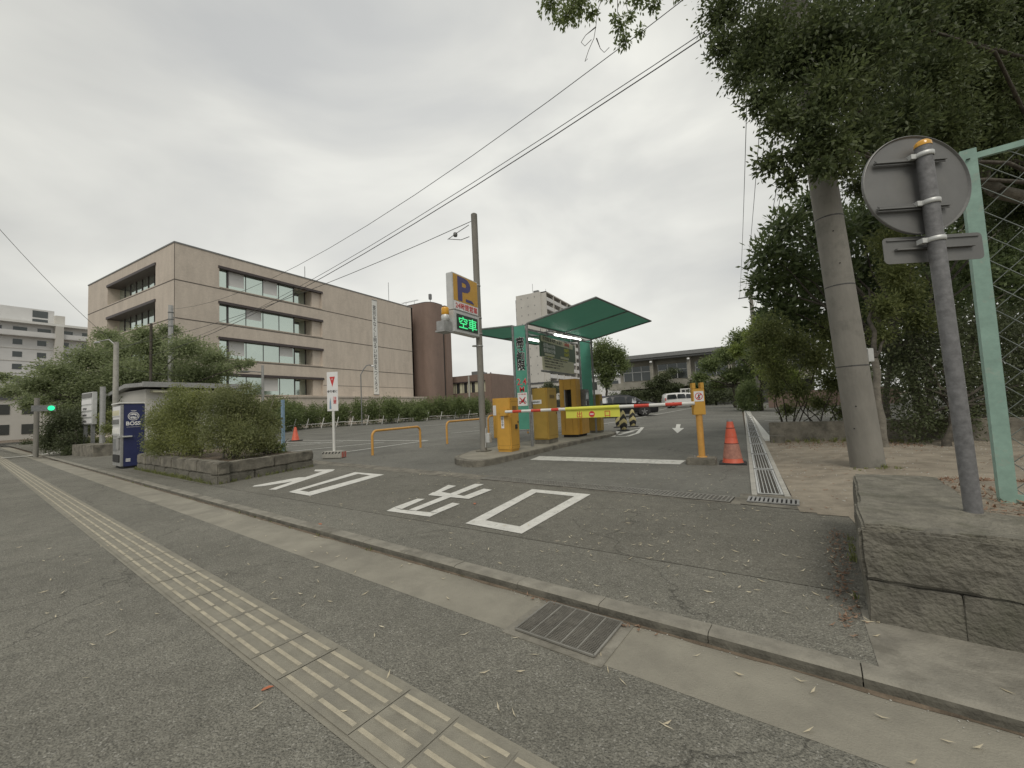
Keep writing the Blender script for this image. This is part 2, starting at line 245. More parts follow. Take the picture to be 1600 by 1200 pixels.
# ------------------------------------------------------------------ mesh helpers
class MB:
    def __init__(s): s.v = []; s.f = []; s.m = []; s.sm = []
    def add(s, vs_, fs, mi=0, smooth=False):
        o = len(s.v); s.v += [tuple(v) for v in vs_]; s.f += [tuple(i+o for i in f) for f in fs]; s.m += [mi]*len(fs); s.sm += [smooth]*len(fs); return s
    def box(s, x0, x1, y0, y1, z0, z1, mi=0, bev=0):
        if bev <= 0:
            vs_ = [(x, y, z) for z in (z0, z1) for y in (y0, y1) for x in (x0, x1)]
            return s.add(vs_, [(0, 2, 3, 1), (4, 5, 7, 6), (0, 1, 5, 4), (1, 3, 7, 5), (3, 2, 6, 7), (2, 0, 4, 6)], mi)
        bm = bmesh.new(); bmesh.ops.create_cube(bm, size=1)
        for v in bm.verts: v.co = Vector(((x0+x1)/2+v.co.x*(x1-x0), (y0+y1)/2+v.co.y*(y1-y0), (z0+z1)/2+v.co.z*(z1-z0)))
        bmesh.ops.bevel(bm, geom=bm.edges[:], offset=bev, segments=2, affect='EDGES')
        bm.verts.index_update(); s.add([v.co[:] for v in bm.verts], [[v.index for v in f.verts] for f in bm.faces], mi); bm.free(); return s
    def obox(s, c, ax, ay, az, mi=0):
        c = Vector(c); ax = Vector(ax); ay = Vector(ay); az = Vector(az)
        vs_ = [c+ax*i+ay*j+az*k for k in (-1, 1) for j in (-1, 1) for i in (-1, 1)]
        return s.add(vs_, [(0, 2, 3, 1), (4, 5, 7, 6), (0, 1, 5, 4), (1, 3, 7, 5), (3, 2, 6, 7), (2, 0, 4, 6)], mi)
    def tube(s, pts, r, n=8, mi=0, caps=True):
        pts = [Vector(p) for p in pts]; rs = r if isinstance(r, (list, tuple)) else [r]*len(pts)
        vs_ = []; fs = []
        pu = None
        for i, p in enumerate(pts):
            d = (pts[min(i+1, len(pts)-1)]-pts[max(i-1, 0)]).normalized()
            if pu is None: pu = Vector((1, 0, 0)) if abs(d.x) < .9 else Vector((0, 1, 0))
            u = (pu - d*pu.dot(d)).normalized(); pu = u; q = d.cross(u)
            for k in range(n):
                a = 2*math.pi*k/n; vs_.append(p+(u*math.cos(a)+q*math.sin(a))*rs[i])
        for i in range(len(pts)-1):
            for k in range(n): fs.append((i*n+k, i*n+(k+1) % n, (i+1)*n+(k+1) % n, (i+1)*n+k))
        s.add(vs_, fs, mi, True)
        if caps:
            s.add(vs_[:n], [tuple(range(n))[::-1]], mi); s.add(vs_[-n:], [tuple(range(n))], mi)
        return s
    def lathe(s, prof, n=24, mi=0, c=(0, 0, 0), smooth=True):
        vs_ = []; fs = []
        for r, z in prof:
            for k in range(n): a = 2*math.pi*k/n; vs_.append((c[0]+r*math.cos(a), c[1]+r*math.sin(a), c[2]+z))
        for i in range(len(prof)-1):
            for k in range(n): fs.append((i*n+k, i*n+(k+1) % n, (i+1)*n+(k+1) % n, (i+1)*n+k))
        return s.add(vs_, fs, mi, smooth)
    def prism(s, pts, z0, z1, mi=0):
        n = len(pts); vs_ = [(p[0], p[1], z0) for p in pts]+[(p[0], p[1], z1) for p in pts]
        return s.add(vs_, [tuple(range(n))[::-1], tuple(range(n, 2*n))]+[(i, (i+1) % n, n+(i+1) % n, n+i) for i in range(n)], mi)
    def ext(s, pts, d, mi=0):          # polygon of 3D points pushed along d
        n = len(pts); pts = [Vector(p) for p in pts]; d = Vector(d)
        return s.add(pts+[p+d for p in pts], [tuple(range(n))[::-1], tuple(range(n, 2*n))]+[(i, (i+1) % n, n+(i+1) % n, n+i) for i in range(n)], mi)
    def build(s, name, mats, parent=None, loc=None, rotz=0):
        me = bpy.data.meshes.new(name); me.from_pydata(s.v, [], s.f)
        for m in (mats if isinstance(mats, (list, tuple)) else [mats]): me.materials.append(M[m] if isinstance(m, str) else m)
        me.polygons.foreach_set('material_index', s.m); me.polygons.foreach_set('use_smooth', s.sm)
        bm = bmesh.new(); bm.from_mesh(me); bmesh.ops.recalc_face_normals(bm, faces=bm.faces); bm.to_mesh(me); bm.free()
        o = bpy.data.objects.new(name, me); COL.objects.link(o)
        if parent: o.parent = parent
        if loc: o.location = loc
        if rotz: o.rotation_euler.z = rotz
        return o
def tag(o, label, cat, group=None, kind=None):
    o['label'] = label; o['category'] = cat
    if group: o['group'] = group
    if kind: o['kind'] = kind
    return o
def struct(o, label=None):
    o['kind'] = 'structure'
    if label: o['label'] = label
    return o
def thing(name, label, cat, loc=(0, 0, 0), rotz=0, group=None):
    o = bpy.data.objects.new(name, None); COL.objects.link(o); o.empty_display_size = .2
    o.location = loc; o.rotation_euler.z = rotz; return tag(o, label, cat, group)
def dup(root, loc, rotz=0, label=None, group=None, scale=None):
    def cp(o, p):
        c = o.copy(); COL.objects.link(c); c.parent = p
        for ch in [x for x in allobj if x.parent == o]: cp(ch, c)
        return c
    allobj = list(COL.objects)
    r = cp(root, None); r.location = loc; r.rotation_euler.z = rotz
    if label: r['label'] = label
    if group: r['group'] = group
    if scale: r.scale = scale
    return r
def text(body, size, org, xd, yd, m, parent=None, name='lettering', bold=0.0, ax='LEFT', ls=1.0, ext=.002, sx=1.0):
    c = bpy.data.curves.new('t', 'FONT'); c.body = body; c.size = size; c.extrude = ext; c.offset = bold*.25; c.align_x = ax; c.space_line = ls; c.resolution_u = 3
    o = bpy.data.objects.new('t', c); COL.objects.link(o)
    me = bpy.data.meshes.new_from_object(o.evaluated_get(bpy.context.evaluated_depsgraph_get())); bpy.data.objects.remove(o); bpy.data.curves.remove(c)
    xd = Vector(xd).normalized(); yd = Vector(yd).normalized(); zd = xd.cross(yd); org = Vector(org)
    for v in me.vertices: v.co = org+xd*v.co.x*sx+yd*v.co.y+zd*v.co.z
    me.materials.clear(); me.materials.append(M[m]); me.name = name
    o = bpy.data.objects.new(name, me); COL.objects.link(o)
    if parent: o.parent = parent
    return o
def foliage(name, clumps, n, ll, lw, m, parent=None, seed=1, shell=.55, droop=.15, flat=.0):
    """leaf-sized faces scattered through ellipsoid clumps: (centre, radius or (rx,ry,rz))"""
    rg = np.random.default_rng(seed); cs = np.array([c for c, r in clumps], float); rs = np.array([(r, r, r) if not isinstance(r, (tuple, list)) else r for c, r in clumps], float)
    wt = (rs[:, 0]*rs[:, 1]*rs[:, 2])**(2/3); k = rg.choice(len(clumps), n, p=wt/wt.sum())
    d = rg.normal(size=(n, 3)); d /= np.linalg.norm(d, axis=1)[:, None]
    rad = (shell+(1-shell)*rg.random(n))*(1+.10*rg.normal(size=n))
    # break each clump into tufts
    tuft = rg.normal(size=(len(clumps), 14, 3)); tuft /= np.linalg.norm(tuft, axis=2)[:, :, None]
    tt = rg.integers(0, 14, n); tv = tuft[k, tt]
    pull = .52*rg.random(n)[:, None]; d = d*(1-pull)+tv*pull*1.4; 
    p = cs[k]+d*rs[k]*rad[:, None]
    dirv = d*.7+rg.normal(size=(n, 3))*.6; dirv[:, 2] -= droop; dirv[:, 2] *= (1-flat); dirv /= np.linalg.norm(dirv, axis=1)[:, None]
    nr = rg.normal(size=(n, 3))*.7+d*.4; nr[:, 2] += .6; sd_ = np.cross(dirv, nr); sd_ /= (np.linalg.norm(sd_, axis=1)[:, None]+1e-9)
    sz = (.65+.7*rg.random(n))[:, None]
    L_ = ll*sz; W_ = lw*sz*.5
    v = np.stack([p, p+dirv*L_*.45+sd_*W_, p+dirv*L_, p+dirv*L_*.45-sd_*W_], 1).reshape(-1, 3)
    me = bpy.data.meshes.new(name); me.vertices.add(4*n); me.vertices.foreach_set('co', v.ravel()); me.loops.add(4*n); me.loops.foreach_set('vertex_index', np.arange(4*n, dtype=np.int32))
    me.polygons.add(n); me.polygons.foreach_set('loop_start', np.arange(0, 4*n, 4, dtype=np.int32)); me.polygons.foreach_set('loop_total', np.full(n, 4, dtype=np.int32)); me.update(); me.validate()
    me.materials.append(M[m]); o = bpy.data.objects.new(name, me); COL.objects.link(o)
    if parent: o.parent = parent
    return o
def bez(p0, p1, sag, n=14):
    p0 = Vector(p0); p1 = Vector(p1); return [p0.lerp(p1, i/n)-Vector((0, 0, sag*4*(i/n)*(1-i/n))) for i in range(n+1)]
def onY(px, py, Y): r = ray(px, py); t = Y/r.y; return Vector((r.x*t, Y, H+r.z*t))
def onX(px, py, X): r = ray(px, py); t = X/r.x; return Vector((X, r.y*t, H+r.z*t))
def K(x): return 2.298-.1314*x
UX = Vector((.9915, -.1303, 0)); UN = Vector((.1303, .9915, 0))     # along the kerb (to the right) and away from the street
def kp(x, off, z=0): return Vector((x, K(x), z))+UN*off
# ------------------------------------------------------------------ ground
def grid_sheet(name, xs, rows, dz, m):
    """rows: functions of x giving y, front to back"""
    v = []; f = []
    for r in rows:
        for x in xs: y = r(x) if callable(r) else r; v.append((x, y, zg(y)+dz))
    n = len(xs)
    for j in range(len(rows)-1):
        for i in range(n-1): f.append((j*n+i, j*n+i+1, (j+1)*n+i+1, (j+1)*n+i))
    mb = MB(); mb.add(v, f); return struct(mb.build(name, m))
def fr(a, b, n): return [a+(b-a)*i/n for i in range(n+1)]
grid_sheet('ground', [-900, -200, -60, -30, 0, 30, 200, 900], [-300, -20, 6, 60, 300, 1200], -.07, 'soil')
SW = -.045
def kline(off): return lambda x: K(x)+off/.9915
grid_sheet('sidewalk', fr(-120, 30, 30), [-30, -5, kline(-.4195)], SW, 'asp_coarse')
grid_sheet('gutter', fr(-120, 30, 60), [kline(-.42), kline(-.2), kline(0.01)], SW+.001, 'conc')
# kerb stones: one low rounded step with joints
mb = MB(); x = 20.0
random.seed(5)
while x > -34:
    x1 = x-.6*.9915; g = .0025
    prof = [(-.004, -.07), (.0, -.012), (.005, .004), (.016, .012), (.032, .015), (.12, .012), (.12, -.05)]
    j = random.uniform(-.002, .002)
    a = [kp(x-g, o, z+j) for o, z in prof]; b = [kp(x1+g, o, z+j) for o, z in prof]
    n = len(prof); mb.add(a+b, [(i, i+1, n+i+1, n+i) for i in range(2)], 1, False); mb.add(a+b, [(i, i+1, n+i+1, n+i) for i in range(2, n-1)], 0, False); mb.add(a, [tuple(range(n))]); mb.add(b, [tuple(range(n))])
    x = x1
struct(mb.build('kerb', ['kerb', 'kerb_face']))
mb = MB(); mb.add([kp(20, .005, -.012), kp(20, .118, .002), kp(-34, .118, .002), kp(-34, .005, -.012)], [(0, 1, 2, 3)]); struct(mb.build('kerb_joint', 'conc_d'))
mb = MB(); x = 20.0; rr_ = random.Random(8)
while x > -34:                         # silt strip in the corner, its dark also drawing the kerb's shadow line
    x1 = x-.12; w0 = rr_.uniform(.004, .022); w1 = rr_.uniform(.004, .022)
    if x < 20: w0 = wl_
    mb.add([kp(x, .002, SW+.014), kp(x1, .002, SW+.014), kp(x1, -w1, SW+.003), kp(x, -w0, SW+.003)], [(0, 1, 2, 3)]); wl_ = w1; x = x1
struct(mb.build('kerb_silt_shadow', 'soil'))
seam = lambda x: 3.21-.093*x
drain = lambda x: 5.5-.158*x
XS = fr(-60, 1.2, 50)
grid_sheet('driveway_apron', XS, [kline(.119), lambda x: max(seam(x), K(x)+.2)], .004, 'asp_coarse')
grid_sheet('driveway', XS, [lambda x: max(seam(x)+.016, K(x)+.21), lambda x: max(drain(x)-.17, K(x)+.3)], .001, 'asp_apron')
grid_sheet('driveway_edge', XS, [lambda x: seam(x)-.01, lambda x: seam(x)+.02], -.004, 'black')
grid_sheet('car_park', fr(-70, .08, 40), [lambda x: drain(x)+.17, lambda x: drain(x)+1, 9, 12, 20, 40, 60, 130], .0, 'asp_lot')
grid_sheet('car_park_beside', fr(.42, 40, 10), [12.9, 20, 40, 60, 130], .0, 'asp_lot')
# concrete strip of the cross drain
grid_sheet('drain_channel', fr(-14, -.08, 40), [lambda x: drain(x)-.20, lambda x: drain(x)+.20], .0035, 'conc_l' if False else 'conc_d')
# pavement concrete at the foot of the right wall
mb = MB(); pts = [kp(.43, .121), kp(20, .121), (20, .9, 0), (6, 2.2, 0), (.50, 2.95, 0)]
mb.add([(p[0], p[1], .007) for p in pts], [tuple(range(5))]); struct(mb.build('pavement', 'kerb'))
# sandy ground rising to the right behind the wall
def sst(a, b, x): t = max(0, min(1, (x-a)/(b-a))); return t*t*(3-2*t)
def soilz(x, y):
    near = 1-sst(4.3, 7.6, y)
    h = .44*near*sst(.62+.12*max(0, y-4.4), .95+.75*max(0, y-4.2), x)
    h = max(h, (.10+.0*x)*sst(.5, 1.9, x)*(1-sst(9.5, 12.3, y)))
    if x < .95: h *= sst(5.05, 5.9, y) if x < .84 else 1-(1-sst(5.05, 5.9, y))*(.95-x)/.11
    return h+.010*math.sin(x*3.1+y*1.7)*sst(.6, 1.6, x)
v = []; f = []; xs = fr(.46, 3.6, 90)+fr(3.8, 16, 50); ys = fr(3.0, 12.6, 160)
for y in ys:
    for x in xs: v.append((x, y, soilz(x, y)+.006+zg(y)))
n = len(xs)
for j in range(len(ys)-1):
    for i in range(n-1):
        cx_, cy_ = (xs[i]+xs[i+1])/2, (ys[j]+ys[j+1])/2
        if cy_ < 5.16-.2*(cx_-.45) and cx_ < .86+max(0, (4.5-cy_))*0: continue
        f.append((j*n+i, j*n+i+1, (j+1)*n+i+1, (j+1)*n+i))
mb = MB(); mb.add(v, f, 0, True); struct(mb.build('sandy_ground', 'sand'))
def hz(x, y): return soilz(x, y)+.006+zg(y)
# ------------------------------------------------------------------ tactile strip
T0, T1 = -1.36, -1.045
mb = MB(); mb.add([kp(6, T0-.02, SW+.003), kp(6, T1+.02, SW+.003), kp(-45, T1+.02, SW+.003), kp(-45, T0-.02, SW+.003)], [(0, 1, 2, 3)])
x = 5.0; tl = .3*.9915
while x > -44:
    a, b = x, x-tl
    j = random.uniform(-.0015, .0015)
    q = [kp(a-.0018, T0+.002), kp(a-.0018, T1-.002), kp(b+.0018, T1-.002), kp(b+.0018, T0+.002)]
    mb.add([(p.x, p.y, SW+.0065+j) for p in q], [(0, 1, 2, 3)])
    for k in range(4):
        c = T0+.006+(T1-T0-.012)*(k+.5)/4
        for (o, h, e_) in ((.0, 0, 0),):
            w1, w2 = .0135, .0100; e1, e2 = .010, .016
            lo = [kp(a-e1, c-w1), kp(a-e1, c+w1), kp(b+e1, c+w1), kp(b+e1, c-w1)]; hi = [kp(a-e2, c-w2), kp(a-e2, c+w2), kp(b+e2, c+w2), kp(b+e2, c-w2)]
            mb.add([(p.x, p.y, SW+.006+j) for p in lo]+[(p.x, p.y, SW+.0125+j) for p in hi], [(0, 1, 5, 4), (1, 2, 6, 5), (2, 3, 7, 6), (3, 0, 4, 7)], 0)
            mb.add([(p.x, p.y, SW+.0126+j) for p in hi], [(0, 1, 2, 3)], 1)
    x = b
struct(mb.build('tactile_paving', ['tactile', 'tactile_bar']), 'worn yellow tactile paving strip along the sidewalk')
# ------------------------------------------------------------------ gutter grate
M['grate_frame'] = mat('grate_frame', (.27, .262, .235), .6, metal=.3, var=.2)
t = thing('gutter_grate', 'steel mesh gutter grate beside the kerb in the concrete gutter', 'grate', kp(-.90, -.215, SW))
t.rotation_euler.z = math.atan2(-.1303, .9915)
MB().box(-.30, .30, -.235, .20, -.02, .005).build('rim', 'kerb', t)
MB().box(-.24, .24, -.185, .185, 0, .009).build('pit_shade', 'black', t)  # flat black plate painted as the shade below the grate, no hole cut
mb = MB()
for s in (-1, 1): mb.box(-.24, .24, s*.185-.005, s*.185+.005, .009, .018); mb.box(s*.24-.005, s*.24+.005, -.185, .185, .009, .018)
for k in range(1, 5): xx = -.24+.48*k/5; mb.box(xx-.004, xx+.004, -.18, .18, .009, .0195)
mb.build('frame', 'grate_frame', t)
mb = MB()
for k in range(1, 27): yy = -.185+.37*k/27; mb.box(-.235, .235, yy-.0022, yy+.0022, .010, .017)
for k in range(40): xx = -.235+.47*k/39; mb.box(xx-.0014, xx+.0014, -.18, .18, .010, .0155)
mb.build('grating', 'grating', t)
# ------------------------------------------------------------------ cross drain grates (entrance)
def drain_panel(name, label, length, group, loc, rz, wid=.30, along=False, m='post_grey', nb=8):
    t = thing(name, label, 'drain grate', loc, rz, group)
    MB().box(0, length, -wid/2, wid/2, -.01, .003).build('pit_shade', 'black', t)  # black plate gives the drain's inner shade by colour
    mb = MB()
    for s in (-1, 1): mb.box(.004, length-.004, s*(wid/2-.012)-.012, s*(wid/2-.012)+.012, .003, .013)
    for xx in (.012, length-.012): mb.box(xx-.008, xx+.008, -wid/2+.02, wid/2-.02, .003, .0125)
    mb.build('frame', m, t)
    mb = MB()
    if along:
        for k in range(nb): yy = -wid/2+.035+(wid-.07)*k/(nb-1); mb.box(.02, length-.02, yy-.0042, yy+.0042, .003, .0115, 0)
        k = .05
        while k < length-.02: mb.box(k-.003, k+.003, -wid/2+.03, wid/2-.03, .002, .0075, 1); k += .05
    else:
        k = .045
        while k < length-.02: mb.box(k-.007, k+.007, -wid/2+.024, wid/2-.024, .003, .011, 1); k += .048
        for yy in (-.068, 0, .068): mb.box(.02, length-.02, yy*wid/.3-.007, yy*wid/.3+.007, .003, .0115, 1)
    mb.build('bars', [m, 'grate_frame' if not along else 'grating'], t); return t
rz = math.atan2(-.158, 1)
x = -4.02; Lp = .98
proto = None
for i in range(4):
    loc = (x, drain(x), .006)
    if proto is None: proto = drain_panel('drain_grate', 'steel grating panel in the drain that crosses the entrance', Lp-.01, 'grating panels of the cross drain', loc, rz, m='grate_frame')
    else: dup(proto, loc, rz)
    x += Lp*math.cos(rz)
# long drain into the car park
x0, x1 = .245, .40
lx = lambda y: .245+(y-5.75)*.0052
proto = None; y = 5.95
a0 = math.pi/2-.0052
while y < 38:
    loc = (lx(y), y, zg(y)+.006)
    if proto is None: proto = drain_panel('slot_drain', 'slatted steel drain cover in the long drain beside the orange cone', 1.97, 'covers of the long drain', loc, a0, wid=.27, along=True, m='alu', nb=6)
    else: dup(proto, loc, a0)
    y += 1.98
mb = MB()
for s in (-1, 1):
    pts = [5.85, 6.0, 12, 20, 30, 38.5]
    for a, b in zip(pts, pts[1:]):
        o0, o1 = (.14, .20) if s > 0 else (-.20, -.14)
        q = [(lx(a)+o0, a), (lx(a)+o1, a), (lx(b)+o1, b), (lx(b)+o0, b)]
        mb.add([(p[0], p[1], zg(p[1])-.03) for p in q]+[(p[0], p[1], zg(p[1])+.018) for p in q], [(4, 5, 6, 7), (0, 1, 5, 4), (1, 2, 6, 5), (2, 3, 7, 6), (3, 0, 4, 7)])
struct(mb.build('drain_kerb', 'conc_l'))
mb = MB(); mb.add([(-.08, 5.36, .0045), (.95, 5.17, .0045), (.95, 5.55, .0045), (.5, 5.95, .0045), (-.08, 5.95, .0045)], [(0, 1, 2, 3, 4)]); struct(mb.build('drain_pad', 'conc_d'))
t = thing('slotted_cover', 'small slotted steel cover at the near end of the long drain', 'drain grate', (.0, 5.60, .006), -.1)
MB().box(0, .50, -.13, .13, 0, .004).build('pit_shade', 'black', t)  # black sheet in place of the shaded hollow under the slots
mb = MB(); mb.box(0, .5, -.13, -.115, .004, .016); mb.box(0, .5, .115, .13, .004, .016)
for k in range(12): xx = .012+.476*k/11; mb.box(xx-.012, xx+.012, -.115, .115, .004, .014)
mb.build('bars', 'steel', t)
# ------------------------------------------------------------------ painted letters and lines
def pxz(ox, oy, s, pts): return [(ox+a/s, oy+b/s) for a, b in pts]
def paint(name, polys, dz=.0055, m='paint', holes=None):
    mb = MB()
    for i, pl in enumerate(polys):
        g = [gs(*p) for p in pl]; mb.add([(q.x, q.y, zg(q.y)+dz+i*.0007) for q in g], [tuple(range(len(g)))])
    return struct(mb.build(name, m))
Z = lambda pts: pxz(380, 680, 2.6667, pts)
paint('painted_character', [Z([(300, 144), (382, 143), (374, 150), (330, 152), (296, 151)]), Z([(330, 152), (374, 150), (137, 228), (105, 228)]), Z([(232, 177), (262, 176), (232, 190), (78, 214), (38, 216), (46, 211)])])
def ring(outer, inner): return [[outer[i], outer[(i+1) % 4], inner[(i+1) % 4], inner[i]] for i in range(4)]
paint('painted_character', ring(Z([(466, 155), (587, 165), (277, 254), (188, 238)]), Z([(480, 162), (530, 168), (272, 238), (237, 232)])))
paint('painted_character', [Z([(628, 302), (658, 312), (780, 323), (812, 326), (778, 341), (597, 317)]), Z([(726, 266), (757, 267), (660, 310), (628, 302)]), Z([(872, 283), (903, 288), (812, 326), (780, 321)]),
      Z([(966, 204), (1003, 206), (720, 317), (690, 313), (835, 258)][:4]), Z([(855, 209), (887, 213), (826, 238), (790, 243)]), Z([(790, 240), (826, 238), (922, 256), (950, 258), (940, 268), (770, 252)]), Z([(1002, 225), (1037, 230), (940, 268), (915, 258)])])
paint('painted_character', ring(Z([(1205, 226), (1448, 248), (1160, 413), (926, 370)]), Z([(1222, 240), (1380, 256), (1152, 383), (1010, 357)])))
paint('stop_line', [[(828, 718.8), (843, 713), (1072, 719.6), (1062, 726)]], m='paint_old')
def wline(name, segs, w_=.12, dz=.0055, m='paint_old'):
    mb = MB()
    for si, (a, b) in enumerate(segs):
        A = gs(*a); B = gs(*b); d = (B-A); d.z = 0; d.normalize(); nn = Vector((-d.y, d.x, 0))*w_/2; k = max(1, int((B-A).length/3))
        for i in range(k):
            p, q = A.lerp(B, i/k), A.lerp(B, (i+1)/k)
            c = [p-nn, p+nn, q+nn, q-nn]; mb.add([(e_.x, e_.y, zg(e_.y)+dz+si*.0006) for e_ in c], [(0, 1, 2, 3)])
    return struct(mb.build(name, m))
wline('parking_line', [((420, 688), (668, 688.5)), ((535, 707), (668, 688.5)), ((420, 700), (536, 690)), ((430, 708), (600, 691)), ((425, 692), (520, 691)), ((425, 696), (500, 692)),
    ((420, 680), (470, 675)), ((705, 677), (760, 672)), ((740, 668), (830, 661)), ((650, 667), (720, 661)), ((940, 663), (985, 656))], .13)
wline('parking_line', [((985, 655), (1035, 646)), ((1035, 646), (1090, 636)), ((940, 656), (985, 655.5)), ((950, 663), (1000, 661)), ((1030, 641), (1042, 638)),
    ((840, 681), (880, 678)), ((940, 642), (1000, 640)), ((1150, 640), (1182, 640))], .14)
wline('parking_line', [((1167, 642), (1203, 690))], .2, m='paint')
wline('parking_line', [((1190, 650), (1340, 652)), ((1187, 645), (1330, 646)), ((1195, 657), (1340, 659)), ((1200, 666), (1260, 667)), ((1200, 675), (1240, 676))], .12)
# triangular painted nose ahead of the island
wline('painted_nose', [((957, 682.5), (980, 682)), ((980, 682), (996, 677)), ((996, 677), (1004, 668)), ((1004, 668), (985, 669)), ((957, 682.5), (966, 674)), ((966, 680), (990, 674)), ((972, 677), (998, 671))], .14, m='paint')
paint('painted_arrow', [[(1057, 663), (1063.5, 663), (1062, 669.5), (1055.5, 669.5)], [(1050, 669), (1069, 669), (1058.5, 677)]], m='paint')
wline('crossing_line', [((0, 716), (48, 712)), ((48, 712), (97, 706))], .35, m='paint')
# ------------------------------------------------------------------ rough stone
def rough(mb, x0, x1, y0, y1, z0, z1, amp=.012, seed=0, res=.05, mi=0, rnd=.02, mapf=None):
    from mathutils import noise
    bm = bmesh.new(); bmesh.ops.create_cube(bm, size=1)
    for v in bm.verts: v.co = Vector(((x0+x1)/2+v.co.x*(x1-x0), (y0+y1)/2+v.co.y*(y1-y0), (z0+z1)/2+v.co.z*(z1-z0)))
    if rnd: bmesh.ops.bevel(bm, geom=bm.edges[:], offset=rnd, segments=2, affect='EDGES')
    for _ in range(6):
        es = [e for e in bm.edges if e.calc_length() > res*1.5]
        if not es: break
        bmesh.ops.subdivide_edges(bm, edges=es, cuts=1, use_grid_fill=True)
    bm.normal_update(); off = Vector((seed*7.1, seed*3.3, seed))
    for v in bm.verts:
        p = v.co*3.2+off; d = noise.noise(p)*.6+noise.noise(p*2.7)*.35+noise.noise(p*7)*.2
        v.co += v.normal*d*amp*2
    bmesh.ops.triangulate(bm, faces=[f_ for f_ in bm.faces if len(f_.verts) > 4])
    bm.verts.index_update(); mb.add([(mapf(v.co) if mapf else v.co[:]) for v in bm.verts], [[v.index for v in f_.verts] for f_ in bm.faces], mi); bm.free()
# right stone wall: front run along the kerb and return along the drive
def wall_right():
    ang = math.atan2(-.145, 1); t = thing('stone_wall', 'mossy dark stone wall in the right foreground beneath the round sign', 'stone wall', (.50, 2.80, 0), ang)
    random.seed(3)
    x = 0; i = 0
    for a, b in ((0, 2.3), (2.3, 4.4), (4.4, 6.5), (6.5, 9)):
        mb = MB(); rough(mb, a+.001, b-.001, .02, .50, .213, .485, .020, seed=i, res=.035, rnd=.014); mb.build('stone', 'stone', t); i += 1
    for a, b in ((.01, .36), (.36, 1.25), (1.25, 2.3), (2.3, 3.6), (3.6, 5), (5, 7), (7, 9)):
        mb = MB(); rough(mb, a+.0005, b-.0005, .018, .50, -.03, .214, .012, seed=3, res=.04, rnd=.004); mb.build('stone', 'stone', t); i += 1
    mb = MB()
    rough(mb, .015, 6, .03, .56, .44, .505, .018, seed=20, res=.05, rnd=.012); mb.build('coping', 'stone_top', t)
    MB().box(.04, 6, .06, .46, -.03, .46).build('mortar', 'conc_d', t)
    # return along the drive, squared to the car park
    def mp(c): return c[:]
    for k, (a, b) in enumerate(((.48, 1.15), (1.15, 1.80))):
        mb = MB(); rough(mb, .02, .42, a+.003, b-.003, -.03, .47, .016, seed=30+k, res=.04, rnd=.02, mapf=lambda c: (c.x+c.y*.02, c.y, c.z)); mb.build('stone', 'stone', t)
    mb = MB(); rough(mb, .02, .55, .46, 1.82, .455, .50, .010, seed=40, res=.06, rnd=.015, mapf=lambda c: (c.x+c.y*.02, c.y, c.z)); mb.build('coping', 'stone_top', t)
wall_right()
# left planter
def planter_left():
    t = thing('planter_wall', 'low dark stone planter wall round the azalea bushes beside the entrance', 'planter')
    A = Vector((-14.9, 4.93, 0)); B = Vector((-8.93, 4.17, 0)); C = Vector((-9.35, 6.5, 0))
    def run(P, Q, hh, inner, seed, name='stone'):
        d = (Q-P); Ln = d.length; d.normalize(); nn = Vector((-d.y, d.x, 0))*inner
        k = max(1, round(Ln/.9))
        for i in range(k):
            for (z0, z1) in ((-.02, .17), (.172, hh)):
                off = .0 if z0 < 0 else (.4 if i else 0)
                mb = MB(); a = max(0, i*Ln/k-off*Ln/k); b = (i+1)*Ln/k-(off*Ln/k if i < k-1 else 0)
                rough(mb, a+.003, b-.003, 0, .22, z0, z1, .012, seed=seed+i+z1, res=.09, rnd=.02, mapf=lambda c: tuple(P+d*c.x+nn*c.y+Vector((0, 0, c.z)))); mb.build(name, 'conc_d' if z1 > .2 else 'stone', t)
    run(A, B, .42, 1, 1); run(B+Vector((.0, .0, 0)), C, .40, 1, 9)
    run(C, Vector((-15.0, 7.2, 0)), .35, 1, 15)
    mb = MB(); mb.prism([(-14.85, 5.1), (-9.1, 4.35), (-9.5, 6.4), (-14.9, 7.1)], .1, .36); mb.build('soil', 'soil', t)
    return t
planter_left()
t = thing('stone_planter', 'weathered stone block wall under the white notice board', 'planter')
mb = MB(); P0 = Vector((-26.6, 6.5, 0)); P1 = Vector((-23.6, 6.4, 0)); d = (P1-P0).normalized(); nn = Vector((-d.y, d.x, 0))
rough(mb, 0, 1.5, 0, 2.2, -.02, .5, .03, 3, .2, mapf=lambda c: tuple(P0+d*c.x+nn*c.y+Vector((0, 0, c.z)))); mb.build('stone', 'conc_d', t)
mb = MB(); rough(mb, 1.51, 3.0, 0, 2.2, -.02, .49, .03, 5, .2, mapf=lambda c: tuple(P0+d*c.x+nn*c.y+Vector((0, 0, c.z)))); mb.build('stone', 'conc_d', t)
t = thing('block_wall', 'low grey concrete block wall behind the thin stemmed shrubs', 'wall')
MB().box(.62, 8, 12.55, 12.75, -.05, .54, 0, .01).build('blocks', 'conc_d', t); MB().box(.60, .9, 12.1, 12.5, 0, .22, 0, .01).build('end_block', 'conc_d', t)
